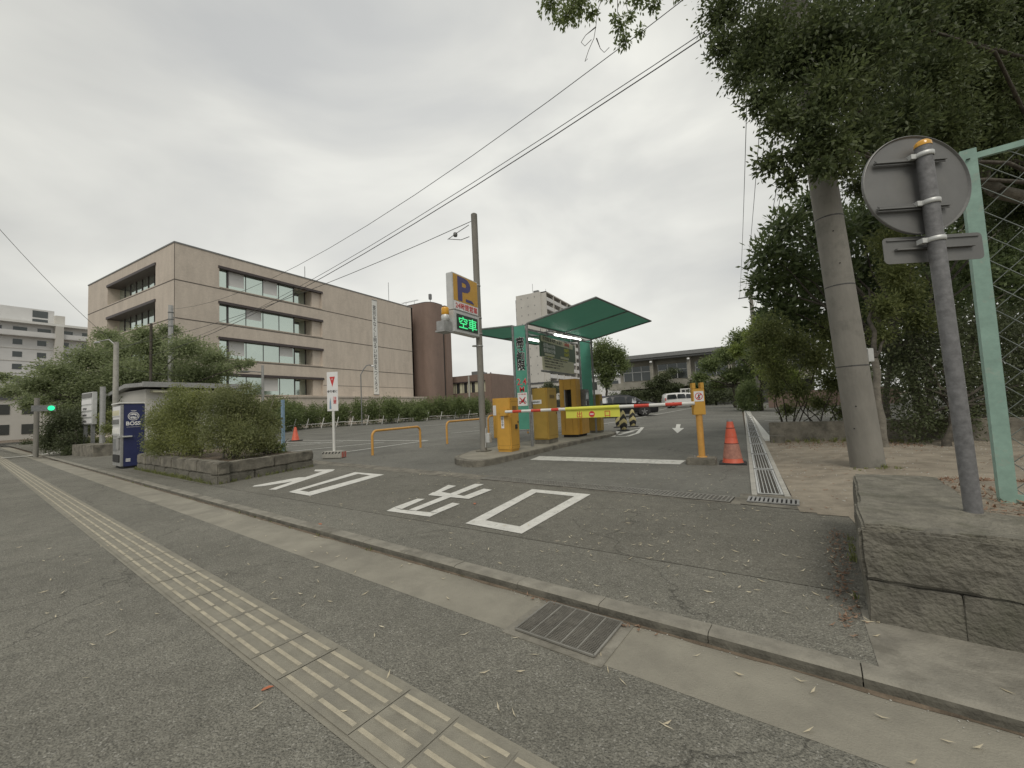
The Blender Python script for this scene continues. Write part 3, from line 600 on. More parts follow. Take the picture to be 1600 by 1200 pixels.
# ------------------------------------------------------------------ island
t = thing('traffic_island', 'long low concrete island carrying the pay machines and shelter', 'traffic island')
c_ = [(-5.30, 7.20), (-5.0, 7.12), (-4.78, 7.28), (-4.62, 8.4), (-4.50, 10.5), (-4.25, 13), (-4.02, 14.4), (-4.05, 15.2), (-4.4, 15.9), (-5.0, 16.1), (-5.6, 15.8), (-5.9, 14), (-6.2, 11), (-6.3, 9), (-6.1, 8.1), (-5.8, 7.5)]
def smoothpoly(p, it=2):
    for _ in range(it):
        q = []
        for i in range(len(p)):
            a, b = Vector(p[i]), Vector(p[(i+1) % len(p)]); q += [a.lerp(b, .25), a.lerp(b, .75)]
        p = q
    return [tuple(v) for v in p]
pp = smoothpoly(c_, 2); cen = Vector((-5.2, 11.6))
def inset(p, dd): return [tuple(Vector(q)+(cen-Vector(q)).normalized()*dd) for q in p]
n = len(pp); p2 = inset(pp, .02); p3 = inset(pp, .16)
mb = MB(); mb.add([(a, b, -.02) for a, b in pp]+[(a, b, .135) for a, b in pp]+[(a, b, .15) for a, b in p2]+[(a, b, .15) for a, b in p3], [(k*n+i, k*n+(i+1) % n, (k+1)*n+(i+1) % n, (k+1)*n+i) for k in range(3) for i in range(n)])
mb.build('kerb_edge', 'conc_d', t)
mb = MB(); mb.add([(a, b, .147) for a, b in p3], [tuple(range(n))]); mb.build('slab', 'conc', t)
IZ = .15
# ------------------------------------------------------------------ P sign on its pole
t = thing('parking_sign', 'yellow and navy parking sign with a green lit vacancy screen on a tall grey pole', 'parking sign', (-5.83, 8.84, IZ))
MB().tube([(0, 0, 0), (0, 0, 6.26)], .083, 20).lathe([(.083, 6.26), (.05, 6.285), (0, 6.29)], 20).build('pole', 'pole_c', t)
MB().box(-.15, .15, -.15, .15, 0, .02, 0, .004).build('base_plate', 'conc_d', t)
b = MB().box(-.115, .08, -1.17, -.10, 3.465, 4.375, 0, .012); b.build('sign_case', 'alu', t)
fx = .082
MB().box(fx, fx+.006, -1.14, -.13, 3.70, 4.345).build('yellow_face', 'amber', t)
MB().box(fx, fx+.007, -1.14, -.13, 3.49, 3.69).build('white_face', 'white_s', t)
text('P', .80, (fx+.008, -1.02, 3.75), (0, 1, 0), (0, 0, 1), 'blue_s', t, 'letter', bold=.11, sx=1.35)
MB().ext([(fx+.008, -.66, 3.74), (fx+.008, -.30, 3.74), (fx+.008, -.40, 3.81), (fx+.008, -.66, 3.81)], (.004, 0, 0)).build('car_mark', 'blue_s', t)
text('24時間営業', .165, (fx+.009, -1.09, 3.53), (0, 1, 0), (0, 0, 1), 'red_s', t, 'lettering', bold=.006, sx=1.12)
MB().box(-.11, .09, -1.17, -.10, 2.93, 3.455, 0, .012).build('screen_case', 'alu', t)
MB().box(.092, .10, -1.07, -.19, 3.01, 3.38).build('screen', 'led_bg', t)
text('空車', .31, (.103, -1.02, 3.07), (0, 1, 0), (0, 0, 1), 'led', t, 'screen_text', bold=.008, sx=1.28)
MB().box(-.22, .06, -1.50, -1.17, 2.90, 2.94, 0, .004).box(-.20, .04, -1.48, -1.18, 2.94, 3.16, 0, .01).build('lamp_bracket', 'steel', t)
lm = MB().lathe([(.075, 0), (.10, .02), (.10, .12), (.08, .16)], 20, c=(-.04, -1.33, 3.16)).build('beacon_base', 'alu', t)
MB().lathe([(.08, 0), (.092, .02), (.092, .15), (.08, .18), (0, .19)], 20, c=(-.04, -1.33, 3.31)).build('beacon_lens', 'amber_l', lm)
MB().box(.085, .21, -.04, .08, .22, .46, 0, .008).tube([(.1, -.05, .1), (.12, -.05, .6)], .012, 6).build('junction_box', 'alu', t)
for zz in (2.70, 3.02, 3.44, 4.3): MB().lathe([(.088, 0), (.094, .005), (.094, .035), (.088, .04)], 16, c=(0, 0, zz)).build('clamp', 'steel', t)
MB().lathe([(0, -.01), (.07, 0), (.07, .03), (0, .04)], 16, c=(-.12, -.04, 2.72)).build('bell', 'alu', t)
# ------------------------------------------------------------------ barrier
def cab(name, label, x0, x1, y0, y1, h, m, base=.05, group=None, cat='machine'):
    t = thing(name, label, cat, ((x0+x1)/2, (y0+y1)/2, IZ), 0, group); a, b = (x1-x0)/2, (y1-y0)/2
    MB().box(-a+.02, a-.02, -b+.02, b-.02, 0, base).build('plinth', 'conc_d' if base > .07 else m, t)
    MB().box(-a, a, -b, b, base, h, 0, .012).build('cabinet', m, t)
    sm_ = MB(); e_ = .0022
    for z_ in (base+.10, h-.09): sm_.box(-a+.03, a-.03, -b-e_, -b+.001, z_-.003, z_+.003).box(a-.001, a+e_, -b+.03, b-.03, z_-.003, z_+.003)
    for x_ in (-a+.03, a-.03): sm_.box(x_-.0025, x_+.0025, -b-e_, -b+.001, base+.10, h-.09)
    for y_ in (-b+.03, b-.03): sm_.box(a-.001, a+e_, y_-.0025, y_+.0025, base+.10, h-.09)
    sm_.build('door_seams', 'yellow_d', t)
    bt_ = MB()
    for z_ in (base+.05, h-.04):
        for x_ in (-a+.05, a-.05): bt_.obox((x_, -b-.002, z_), (.008, 0, 0), (0, .003, 0), (0, 0, .008))
        for y_ in (-b+.05, b-.05): bt_.obox((a+.002, y_, z_), (.003, 0, 0), (0, .008, 0), (0, 0, .008))
    bt_.build('screws', 'steel_d', t)
    kh = MB()
    for k_ in range(5): kh.box(a, a+.003, -b*.5, b*.5, h-.22-k_*.022, h-.21-k_*.022)
    kh.box(a, a+.012, b-.08, b-.05, h*.52, h*.52+.05); kh.build('vents', 'rubber', t)
    return t, a, b
M['yellow_d'] = mat('yellow_seam', (.26, .15, .03), .7, var=.1)
t, a, b = cab('barrier_machine', 'yellow barrier cabinet holding the near end of the striped arm', -5.36, -4.95, 8.75, 9.19, 1.33, 'yellow')
MB().box(-a+.02, a-.02, -b-.006, -b, .95, 1.30, 0).build('panel', 'yellow', t)
MB().box(a, a+.02, -.0, .10, .55, .66, 0, .004).build('lock', 'rubber', t)
MB().box(-.06, .02, -b-.008, -b-.002, .58, .92).build('notice', 'white_s', t)
text('危険注意', .075, (-.055, -b-.012, .84), (1, 0, 0), (0, 0, 1), 'red_s', t, ls=1) if False else text('お\n知\nら\nせ', .07, (-.055, -b-.012, .85), (1, 0, 0), (0, 0, 1), 'blk_txt', t)
A0 = Vector((.05, -b-.07, .98))
MB().box(-.06, .16, -b-.06, -b, .88, 1.06, 0, .01).build('arm_mount', 'yellow', t)
arm = thing('striped_barrier', 'red and white striped barrier arm lowered across the exit lane with a yellow plate', 'barrier arm', (-5.06, 8.66, IZ+.985))
B1 = Vector((-.74, 8.30, IZ+1.0))
P0 = Vector((-5.13, 8.62, IZ+.985)); dv = B1-P0; Ln = dv.length; dv.normalize()
edges_px = [790, 801.5, 815.5, 830.5, 845.5, 862, 873.5, 884, 968, 991, 1014.5, 1040, 1066, 1090]
def tpx(px):
    lo, hi = 0, Ln
    for _ in range(40):
        m_ = (lo+hi)/2; q = P0+dv*m_-Vector((0, 0, H)); X = q.dot(CX)/-q.dot(CZ)*FPX+800
        if X < px: lo = m_
        else: hi = m_
    return lo
ts = [tpx(e_) for e_ in edges_px]; ts[-1] = Ln
w_ = MB(); r_ = MB(); org = Vector(arm.location)
for i in range(len(ts)-1):
    col = {7: 'p'}.get(i, 'w' if i % 2 == 0 else 'r') if i < 7 else ('p' if i == 7 else ('w' if i % 2 == 0 else 'r'))
    (w_ if col != 'r' else r_).tube([P0+dv*ts[i]-org, P0+dv*ts[i+1]-org], .034 if i != 7 else .030, 14)
w_.build('white_bands', 'white', arm); r_.build('red_bands', 'red', arm)
pa, pb = P0+dv*ts[7]-org, P0+dv*ts[8]-org; side = Vector((-dv.y, dv.x, 0))*-1
pl = MB().tube([pa, pb], .040, 16); pl.obox((pa+pb)/2+Vector((0, 0, -.115)), dv*(ts[8]-ts[7])/2, side*.004, (0, 0, .09)); plo = pl.build('plate', 'plate', arm)
mid = (pa+pb)/2
for ch, dx in (('出', -.36), ('口', .27)):
    text(ch, .15, mid+dv*dx+side*.006+Vector((0, 0, -.185)), dv, (0, 0, 1), 'red_s', plo, bold=.002)
dk = MB(); cc = mid+side*.007+Vector((0, 0, -.13)); pts = [cc+dv*.065*math.cos(k*math.pi/12)+Vector((0, 0, .065*math.sin(k*math.pi/12))) for k in range(24)]; dk.ext(pts, side*.002); dk.build('no_entry_mark', 'red_s', plo)
MB().obox(cc+side*.003, dv*.042, side*.0015, (0, 0, .011)).build('mark_bar', 'white_s', plo)
# receiver post
base = gz(1097, 714, .14)
t = thing('arm_rest_post', 'yellow post with a no pedestrians sticker catching the tip of the arm', 'post', (base.x, base.y, 0), 0)
MB().box(-.26, .24, -.22, .16, -.02, .14, 0, .02).build('footing', 'conc_d', t)
MB().lathe([(.09, .14), (.09, .155), (.062, .16)], 20).tube([(0, 0, .15), (0, 0, .98)], .058, 20).build('pole', 'yellow_pipe', t)
MB().tube([(.1, .02, .14), (.1, .02, .18)], .012, 8).tube([(-.12, -.05, .14), (-.12, -.05, .175)], .012, 8).build('bolts', 'steel', t)
hd = MB(); hd.box(-.105, .105, -.07, .07, .93, 1.42, 0, .006); hd.box(-.105, -.045, -.07, .07, 1.42, 1.53, 0, .005); hd.box(.045, .105, -.07, .07, 1.42, 1.53, 0, .005)
ho = hd.build('head', 'yellow', t); ho.rotation_euler.z = .35
st = MB().box(-.085, .085, -.076, -.071, 1.18, 1.37).build('sticker', 'white_s', ho)
ringm = MB(); R0 = .068
for k in range(24):
    a0_, a1_ = 2*math.pi*k/24, 2*math.pi*(k+1)/24
    ringm.add([(r0*math.cos(q), -.078, 1.275+r0*math.sin(q)) for q, r0 in ((a0_, R0), (a1_, R0), (a1_, R0-.013), (a0_, R0-.013))], [(0, 1, 2, 3)])
ringm.obox((0, -.0785, 1.275), (.046, 0, .046), (0, .0006, 0), (.005, 0, -.005)); ringm.build('ban_ring', 'red_s', st)
MB().lathe([(0, 0), (.013, .006), (0, .014)], 10, c=(0, -.078, 1.30)).obox((0, -.0775, 1.275), (.013, 0, 0), (0, .0005, 0), (0, 0, .024)).obox((-.012, -.0775, 1.238), (.005, 0, 0), (0, .0005, 0), (-.008, 0, .02)).obox((.012, -.0775, 1.238), (.005, 0, 0), (0, .0005, 0), (.008, 0, .02)).build('walking_figure', 'blk_txt', st)
# pay machines
t, a, b = cab('cash_cabinet', 'tall ochre cabinet behind the striped arm just right of the teal column', -5.34, -4.86, 10.80, 11.50, 1.62, 'yellow_o', .12)
MB().box(-a+.03, a-.04, -b-.012, -b, .16, 1.57, 0, .004).build('door', 'yellow_o', t)
MB().box(-a+.02, .06, -b-.017, -b-.012, 1.16, 1.28).build('sticker', 'white_s', t)
text('領収証発行', .045, (-a+.03, -b-.020, 1.20), (1, 0, 0), (0, 0, 1), 'blk_txt', t)
t = thing('pay_machine', 'orange yellow pay machine under a square hood with a dark opening', 'pay machine', (-5.12, 13.35, IZ))
MB().box(-.30, -.14, -.25, .2, .08, 1.98, 0, .01).box(.12, .30, -.25, .2, .08, 1.98, 0, .01).box(-.15, .13, -.25, .2, 1.62, 1.98, 0, .01).box(-.15, .13, -.25, .2, .08, 1.02, 0, .01).build('hood', 'yellow', t)
MB().box(-.14, .12, .0, .14, 1.02, 1.62).build('opening_back', 'rubber', t)
MB().box(-.14, -.11, -.24, 0, 1.02, 1.62).build('opening_trim', 'steel', t)
MB().box(-.12, .36, .0, .78, .08, .98, 0, .012).build('lower_cabinet', 'yellow', t)
MB().box(-.25, .28, -.18, .7, 0, .08).build('plinth', 'rubber', t)
MB().box(.14, .42, .28, .74, 1.0, 1.62, 0, .01).build('terminal', 'frame_g', t)
tm = MB().box(.422, .43, .36, .64, 1.28, 1.52).build('terminal_screen', 'glass_d', t)
MB().box(.40, .44, .34, .42, 1.06, 1.2).build('ticket_slot', 'alu', t)
MB().box(.42, .435, .48, .60, 1.06, 1.22).build('keypad', 'rubber', t)
t, a, b = cab('ticket_machine', 'small ochre cabinet at the far end of the island behind the yellow plate', -5.12, -4.66, 15.16, 15.56, 1.46, 'yellow_o', .08)
MB().box(a, a+.01, -.1, .1, .9, 1.2).build('panel', 'frame_g', t)
t = thing('entry_machine', 'narrow yellow entry cabinet glimpsed left of the barrier cabinet', 'machine', (-8.50, 14.2, .07))
MB().box(-.22, .22, -.2, .2, .0, 1.58, 0, .01).build('cabinet', 'yellow', t); MB().box(-.2, .0, -.21, -.2, .9, 1.3).build('panel', 'white_s', t)
# ------------------------------------------------------------------ shelter
t = thing('shelter', 'teal roofed steel shelter standing over the pay machines', 'shelter')
FR, FL, BR, BL = Vector((-5.07, 10.12, IZ)), Vector((-5.52, 10.12, IZ)), Vector((-4.78, 14.95, IZ)), Vector((-5.28, 14.95, IZ))
for p, tz in ((FR, 3.56), (FL, 3.56), (BR, 3.70), (BL, 3.70)): MB().tube([p, (p.x, p.y, tz)], .037, 12).build('post', 'frame_g', t)
for nm, a_, b_, z0, z1 in (('front_panel', FL, FR, .62, 3.54), ('back_panel', BL, BR, .85, 3.66)):
    mbp = MB(); k = 8
    for i in range(k):           # crimped sheet
        xa = a_.lerp(b_, .07+.86*i/k); xb = a_.lerp(b_, .07+.86*(i+1)/k); mbp.box(xa.x, xb.x, xa.y-.006, xa.y+.006, z0, z1)
    po = MB().box(a_.x+.05, b_.x-.05, a_.y-.02, a_.y-.008, z0, z1).build(nm, 'teal', t)
    MB().box(a_.x+.03, b_.x-.03, a_.y-.018, a_.y+.018, z0-.06, z0-.02).box(a_.x+.03, b_.x-.03, a_.y+.0, a_.y+.03, (z0+z1)/2+.3, (z0+z1)/2+.34).build('rail', 'frame_g', t)
    if nm == 'front_panel':
        sx0 = a_.x+.05; cxm = (a_.x+b_.x)/2
        mbb = MB()
        for i in range(9):
            zz = z0+.15+i*(z1-z0-.3)/8
            for xx in (a_.x+.075, b_.x-.075): mbb.lathe([(0, -.004), (.010, 0), (0, .004)], 6, c=(xx, a_.y-.022, zz))
        mbb.build('bolts', 'steel', po)
        text('高\nさ\n制\n限', .27, (cxm, a_.y-.0225, 2.98), (1, 0, 0), (0, 0, 1), 'white_s', po, 'lettering_outline', bold=.05, ax='CENTER', ls=.84, ext=.001)
        text('高\nさ\n制\n限', .27, (cxm, a_.y-.0255, 2.98), (1, 0, 0), (0, 0, 1), 'blk_txt', po, bold=.026, ax='CENTER', ls=.84, ext=.001)
        for s_, m_, bo, dy in (('2.4', 'white_s', .018, .0225), ('2.4', 'red_s', .004, .0255)): text(s_, .26, (cxm, a_.y-dy, 1.86), (1, 0, 0), (0, 0, 1), m_, po, bold=bo, ax='CENTER', ext=.001)
        for m_, bo, dy in (('white_s', .016, .0225), ('red_s', .003, .0255)): text('M', .22, (cxm, a_.y-dy, 1.66), (1, 0, 0), (0, 0, 1), m_, po, bold=bo, ax='CENTER', ext=.001)
        pic = MB().box(cxm-.15, cxm+.15, a_.y-.026, a_.y-.0205, 1.27, 1.64).build('notice', 'white_s', po)
        text('バイク進入禁止', .036, (cxm, a_.y-.028, 1.585), (1, 0, 0), (0, 0, 1), 'red_s', pic, bold=.001, ax='CENTER')
        # small motorbike crossed out
        mm_ = MB(); yy = a_.y-.0275
        for cx_ in (-.075, .075):
            for k in range(14):
                q0, q1 = 2*math.pi*k/14, 2*math.pi*(k+1)/14
                mm_.add([(cxm+cx_+r0*math.cos(q), yy, 1.37+r0*math.sin(q)) for q, r0 in ((q0, .042), (q1, .042), (q1, .026), (q0, .026))], [(0, 1, 2, 3)])
        mm_.add([(cxm-.075, yy, 1.37), (cxm-.03, yy, 1.43), (cxm+.05, yy, 1.45), (cxm+.06, yy, 1.48), (cxm+.08, yy, 1.48), (cxm+.06, yy, 1.42), (cxm+.01, yy, 1.36)], [tuple(range(7))]); mm_.build('motorbike_mark', 'blk_txt', pic)
        MB().obox((cxm, a_.y-.030, 1.42), (.09, 0, .09), (0, .001, 0), (.009, 0, -.009)).obox((cxm, a_.y-.0325, 1.42), (.09, 0, -.09), (0, .001, 0), (.009, 0, .009)).build('cross_mark', 'red_s', pic)
def wing(F0, F1, B1, B0, name):   # F0,F1 inner front/outer front
    e_ = MB(); n_ = (Vector(F1)-Vector(F0)).cross(Vector(B0)-Vector(F0)).normalized()
    if n_.z < 0: n_ = -n_
    mbw = MB(); q = [Vector(p)+n_*.022 for p in (F0, F1, B1, B0)]; mbw.ext(q, n_*.008); o = mbw.build(name, 'teal_roof', t)
    for a_, b_ in ((F0, F1), (F1, B1), (B1, B0), (B0, F0)): e_.tube([a_, b_], .024, 8)
    F0, F1, B1, B0 = map(Vector, (F0, F1, B1, B0))
    e_.tube([F0.lerp(B0, .5), F1.lerp(B1, .5)], .022, 8)
    e_.build('roof_frame', 'frame_g', o)
wing((-5.05, 10.1, 3.56), (-3.03, 10.1, 3.95), (-2.56, 15.0, 4.09), (-4.76, 15.0, 3.70), 'roof_wing')
wing((-5.54, 10.1, 3.56), (-7.35, 10.1, 3.64), (-7.15, 15.0, 3.78), (-5.30, 15.0, 3.70), 'roof_wing')
mb = MB()
for s in (0, .33, .66, 1): a_ = FL.lerp(BL, s); b_ = FR.lerp(BR, s); z_ = 3.53+.14*s; mb.tube([(a_.x, a_.y, z_), (b_.x, b_.y, z_)], .022, 8)
for s in (.25, .5, .75): b_ = FR.lerp(BR, s); mb.tube([(b_.x, b_.y, 3.53+.14*s), (b_.x, b_.y, 3.30+.1*s)], .012, 6)
mb.tube([(-5.07, 10.12, 3.42), (-4.79, 14.95, 3.56)], .02, 8).tube([(-5.52, 10.12, 3.42), (-5.29, 14.95, 3.56)], .02, 8); mb.build('cross_beams', 'frame_g', t)
tb = thing('tube_lamp', 'lit white tube lamp hanging under the near edge of the teal roof', 'lamp', onX(867, 523, -4.93))
e1 = onX(907, 531, -4.87)-onX(867, 523, -4.93)
MB().tube([(0, 0, 0), e1], .026, 10).build('tube', 'tube', tb); MB().tube([(0, 0, .05), e1+Vector((0, 0, .05))], .02, 6).build('fitting', 'alu', tb)
o2 = onX(826, 530, -5.25); tb2 = thing('tube_lamp', 'shorter looking lit tube lamp half hidden left of the fee board', 'lamp', o2)
e2 = onX(850, 534.5, -5.2)-o2
MB().tube([(0, 0, 0), e2], .026, 10).build('tube', 'tube', tb2); MB().tube([(0, 0, .05), e2+Vector((0, 0, .05))], .02, 6).build('fitting', 'alu', tb2)
# fee board, faces the exit lane
q0, q1, q2, q3 = [onX(*q, -5.02) for q in ((843, 525), (894, 535), (895, 584), (846, 580))]
bt = thing('fee_board', 'green and cream parking fee board hanging inside the shelter', 'notice board', (-5.0, 0, 0))
Y0, Y1, Z0, Z1 = (q0.y+q3.y)/2, (q1.y+q2.y)/2, 2.25, 3.34
BH = Z1-Z0; BW = Y1-Y0
MB().box(-.05, 0, Y0, Y1+.25, Z0+.42*BH, Z1-.01).build('green_panel', 'board_g', bt)
MB().box(0, .008, Y0+.03, Y1, Z1-.16*BH, Z1).build('header_panel', 'cream', bt)
MB().box(0, .010, Y0+.05, Y1+.02, Z0+.06*BH, Z0+.43*BH).build('rules_panel', 'cream', bt)
MB().box(-.04, .006, Y0+.02, Y1+.02, Z0, Z0+.05*BH).build('bottom_strip', 'frame_g', bt)
X_, U_ = (0, 1, 0), (0, 0, 1)
text('市営駐車場料金案内', .135, (.010, Y0+.12, Z1-.125), X_, U_, 'blk_txt', bt, bold=.002, sx=1.3)
text('24時間', .13, (.010, Y0+BW*.68, Z1-.125), X_, U_, 'red_s', bt, bold=.002, sx=1.3)
text('昼間60分毎', .14, (.003, Y0+.18, Z1-.32), X_, U_, 'white_s', bt, bold=.004, sx=1.3); text('夜間60分毎', .14, (.003, Y0+.18, Z1-.47), X_, U_, 'white_s', bt, bold=.004, sx=1.3)
text('150円', .15, (.003, Y0+BW*.68, Z1-.32), X_, U_, 'yel_txt', bt, bold=.004, sx=1.3); text('100円', .15, (.003, Y0+BW*.68, Z1-.47), X_, U_, 'yel_txt', bt, bold=.004, sx=1.3)
for yy in (Y0+.25, Y0+BW*.56): MB().box(.001, .006, yy, yy+BW*.28, Z1-.58, Z1-.51, 0).build('label_strip', 'cream', bt)
text('400円/回', .13, (.003, Y0+.2, Z1-.70), X_, U_, 'yel_txt', bt, bold=.004, sx=1.35); text('800円/日', .13, (.003, Y0+BW*.56, Z1-.70), X_, U_, 'yel_txt', bt, bold=.004, sx=1.35)
for i, s_ in enumerate(('駐車券を紛失した場合は係員にお知らせください', '駐車場内での事故及び盗難については', '責任を負いかねますのでご注意ください', '長時間の駐車はご遠慮ください')):
    text(s_, .058, (.012, Y0+.2, Z0+.37*BH-i*.085), X_, U_, 'blk_txt', bt, sx=1.45)
MB().tube([(-.02, Y0+.1, Z1-.01), (-.02, Y0+.1, 3.55)], .01, 6).tube([(-.02, Y1-.1, Z1-.01), (-.02, Y1-.1, 3.62)], .01, 6).build('hanger', 'frame_g', bt)
# ------------------------------------------------------------------ U bars
def ubar(name, label, A, B, h, r=.036):
    A = Vector(A); B = Vector(B); d = (B-A); Ln = d.length; d.normalize(); rc = .16
    t = thing(name, label, 'barrier rail', A, 0, 'orange hoop rails beside the entry lane')
    pts = [Vector((0, 0, -.02)), Vector((0, 0, h-rc))]+[d*(rc-rc*math.cos(a))+Vector((0, 0, h-rc+rc*math.sin(a))) for a in [math.pi/2*k/6 for k in range(1, 7)]]
    pts += [d*(Ln-rc+rc*math.sin(a))+Vector((0, 0, h-rc+rc*math.cos(a))) for a in [math.pi/2*k/6 for k in range(0, 7)]]+[d*Ln+Vector((0, 0, -.02))]
    MB().tube(pts, r, 14).build('hoop', 'yellow_pipe', t)
    f_ = MB(); f_.lathe([(.07, 0), (.065, .012), (r, .014)], 14); f_.lathe([(.07, 0), (.065, .012), (r, .014)], 14, c=tuple(d*Ln)); f_.build('collar', 'conc_d', t)
ubar('hoop_rail', 'nearest orange hoop rail standing whole in front of the car park lines', (-9.5, 8.5, .02), (-9.45, 10.5, .036), .72)
ubar('hoop_rail', 'orange hoop rail partly hidden behind the parking sign pole', (-9.27, 11.7, .046), (-9.15, 14.0, .06), .80)
ubar('hoop_rail', 'orange hoop rail whose curved corner shows left of the barrier cabinet', (-8.9, 13.9, .065), (-8.3, 16.2, .08), .90)
# ------------------------------------------------------------------ cones and bollards
def cone(name, label, p, h, r0, m='orange', bands=True, base=.19, dirty=False, grp=None):
    t = thing(name, label, 'traffic cone', p, 0, grp)
    MB().box(-base, base, -base, base, 0, .045, 0, .015).build('base', 'rubber', t)
    pr = [(r0*1.08, .045), (r0, .06), (r0*.30, h-.03), (r0*.22, h), (0, h)]
    c = MB(); c.lathe(pr[:], 28); o = c.build('cone', m, t)
    if bands:
        for z0, z1 in ((.12, .38), (.50, .66)):
            rr = lambda z: r0+(r0*.30-r0)*(z-.06)/(h-.09)
            MB().lathe([(rr(z0)+.003, z0), (rr(z1)+.003, z1)], 28).build('band', 'orange_d' if z0 < .2 else 'orange', o)
            MB().lathe([(rr(z1)+.004, z1), (rr(z1)+.006, z1+.006), (rr(z1)+.003, z1+.012)], 28).build('ridge', 'rubber', o)
        MB().lathe([(r0*.31, h-.05), (r0*.30, h+.005), (0, h+.008)], 20).build('cap', 'frame_g', o)
    return t
pc = gz(1147, 722, .05)
cone('traffic_cone', 'large faded orange traffic cone with a grey tip beside the long drain', (pc.x-.02, pc.y+.05, .0), .82, .165, base=.225)
cone('traffic_cone', 'small bright orange traffic cone far off in front of the hedge', (-20.3, 13.1, .06), .72, .18, bands=False, base=.26)
def bollard(label, px, py, h=.85):
    p = gs(px, py); t = thing('striped_bollard', label, 'bollard', (p.x, p.y, zg(p.y)), .5, 'striped bollards on the painted nose')
    MB().lathe([(.26, 0), (.25, .035), (.14, .05), (.13, .06)], 20).build('base', 'rubber', t)
    # tapered flattened body with chevrons
    prof = [(.12, .06), (.16, .22), (.155, .38), (.12, .58), (.085, .76), (.055, h-.02), (.0, h)]
    n = 24; mb = MB(); zs = [z for r, z in prof]
    def rad(z):
        for (r0, z0), (r1, z1) in zip(prof, prof[1:]):
            if z <= z1: return r0+(r1-r0)*(z-z0)/(z1-z0)
        return 0
    rows = 30
    for i in range(rows):
        za, zb = .06+(h-.06)*i/rows, .06+(h-.06)*(i+1)/rows
        for k in range(n):
            a0_, a1_ = 2*math.pi*k/n, 2*math.pi*(k+1)/n; am = (a0_+a1_)/2
            tri = abs(((am/(math.pi/2)) % 2)-1)
            col = int(math.floor(((za)/.17)+tri*.95)) % 2
            mb.add([(rad(z)*math.cos(a), rad(z)*math.sin(a), z) for a, z in ((a0_, za), (a1_, za), (a1_, zb), (a0_, zb))], [(0, 1, 2, 3)], col, True)
    mb.build('body', ['plate_dull', 'rubber'], t)
M['plate_dull'] = mat('cream_yellow', (.52, .45, .22), .6, var=.15, scale=10)
bollard('front striped bollard of the three on the painted nose', 974.5, 673)
bollard('striped bollard just behind the front one, half hidden by it', 967.5, 668, .82)
bollard('striped bollard standing apart on the right of the other two', 989, 667, .83)
# ------------------------------------------------------------------ pedestrian warning sign in its block
fp = Vector((-10.35, 7.85, .02))
t = thing('block_sign', 'white upright warning sign with a red triangle standing in a striped concrete block', 'sign', fp, math.radians(22))
MB().box(-.30, .30, -.14, .14, 0, .20, 0, .02).build('concrete_block', 'conc_l', t)
mb = MB()
for k in range(6): x = -.29+k*.098; mb.add([(x, -.1425, .135), (x+.04, -.1425, .135), (x+.075, -.1425, .19), (x+.035, -.1425, .19)], [(0, 1, 2, 3)])
mb.build('black_stripes', 'rubber', t)
mb = MB()
for k in range(3): y = -.13+k*.092; mb.add([(.3025, y, .02), (.3025, y+.05, .02), (.3025, y+.07, .18), (.3025, y+.02, .18)], [(0, 1, 2, 3)])
mb.build('red_stripes', 'red', t)
MB().box(-.03, .03, -.02, .02, .18, 1.5).build('post', 'white', t)
pn = MB().box(-.17, .17, -.028, -.022, 1.36, 2.50, 0, .002).build('panel', 'white_s', t)
mb = MB(); y = -.030; mb.add([(-.085, y, 2.36), (.085, y, 2.36), (0, y, 2.06)], [(0, 1, 2)]); mb.build('red_triangle', 'red_s', pn)
text('止', .06, (0, -.033, 2.27), (1, 0, 0), (0, 0, 1), 'white_s', pn, ax='CENTER')
text('歩行者に', .085, (0, -.031, 1.90), (1, 0, 0), (0, 0, 1), 'blk_txt', pn, bold=.0015, ax='CENTER', sx=.95)
text('注\n意', .115, (.07, -.031, 1.68), (1, 0, 0), (0, 0, 1), 'red_s', pn, bold=.003, ax='CENTER', ls=.9)
MB().add([(-.10, -.031, 1.42), (-.04, -.031, 1.42), (-.05, -.031, 1.62), (-.07, -.031, 1.76), (-.09, -.031, 1.62)], [(0, 1, 2, 3, 4)]).build('blue_figure', 'blue_p', pn)
t = thing('blue_post', 'blue painted steel post at the corner of the bushes', 'post', (-14.6, 8.95, .0))
MB().box(-.06, .06, -.04, .04, 0, 1.92, 0, .006).build('post_body', 'blue_p', t); MB().box(-.05, .05, -.048, -.041, 1.2, 1.28).box(-.05, .05, -.048, -.041, .9, .94).build('bracket', 'rubber', t)
# ------------------------------------------------------------------ vending machine
t = thing('vending_machine', 'navy blue drinks vending machine with a white circular emblem on its side', 'vending machine', (-15.5, 4.78, .0), -.13)
W_, D_, Hh = 1.02, .50, 1.86
MB().box(-W_, 0, .04, D_, .06, Hh, 0, .012).build('body', 'navy', t)
MB().box(-W_+.03, -.03, .05, D_-.03, 0, .06).build('feet', 'rubber', t)
fr_ = MB().box(-W_, -.003, -.02, .04, .07, Hh-.02, 0, .01).build('front_door', 'steel', t)
ds = MB().box(-W_+.05, -.05, -.035, -.02, .95, 1.80, 0, .005).build('display_window', 'white_s', fr_)
for zi, zz in enumerate((1.53, 1.27, 1.01)):
    MB().box(-W_+.06, -.06, -.05, -.036, zz-.03, zz).build('shelf', 'alu', ds)
    cn = MB()
    for k in range(8): cn.lathe([(.012, 0), (.014, .01), (.014, .13), (.01, .15)], 8, c=(-W_+.13+k*.107, -.042, zz+.005))
    cn.build('drink_samples', ['cream', 'frame_g', 'white'][zi], ds)
MB().box(-W_+.07, -W_+.5, -.032, -.02, .5, .85).build('button_panel', 'frame_g', fr_)
MB().box(-.42, -.12, -.05, -.02, .55, .9, 0, .01).build('coin_panel', 'steel', fr_)
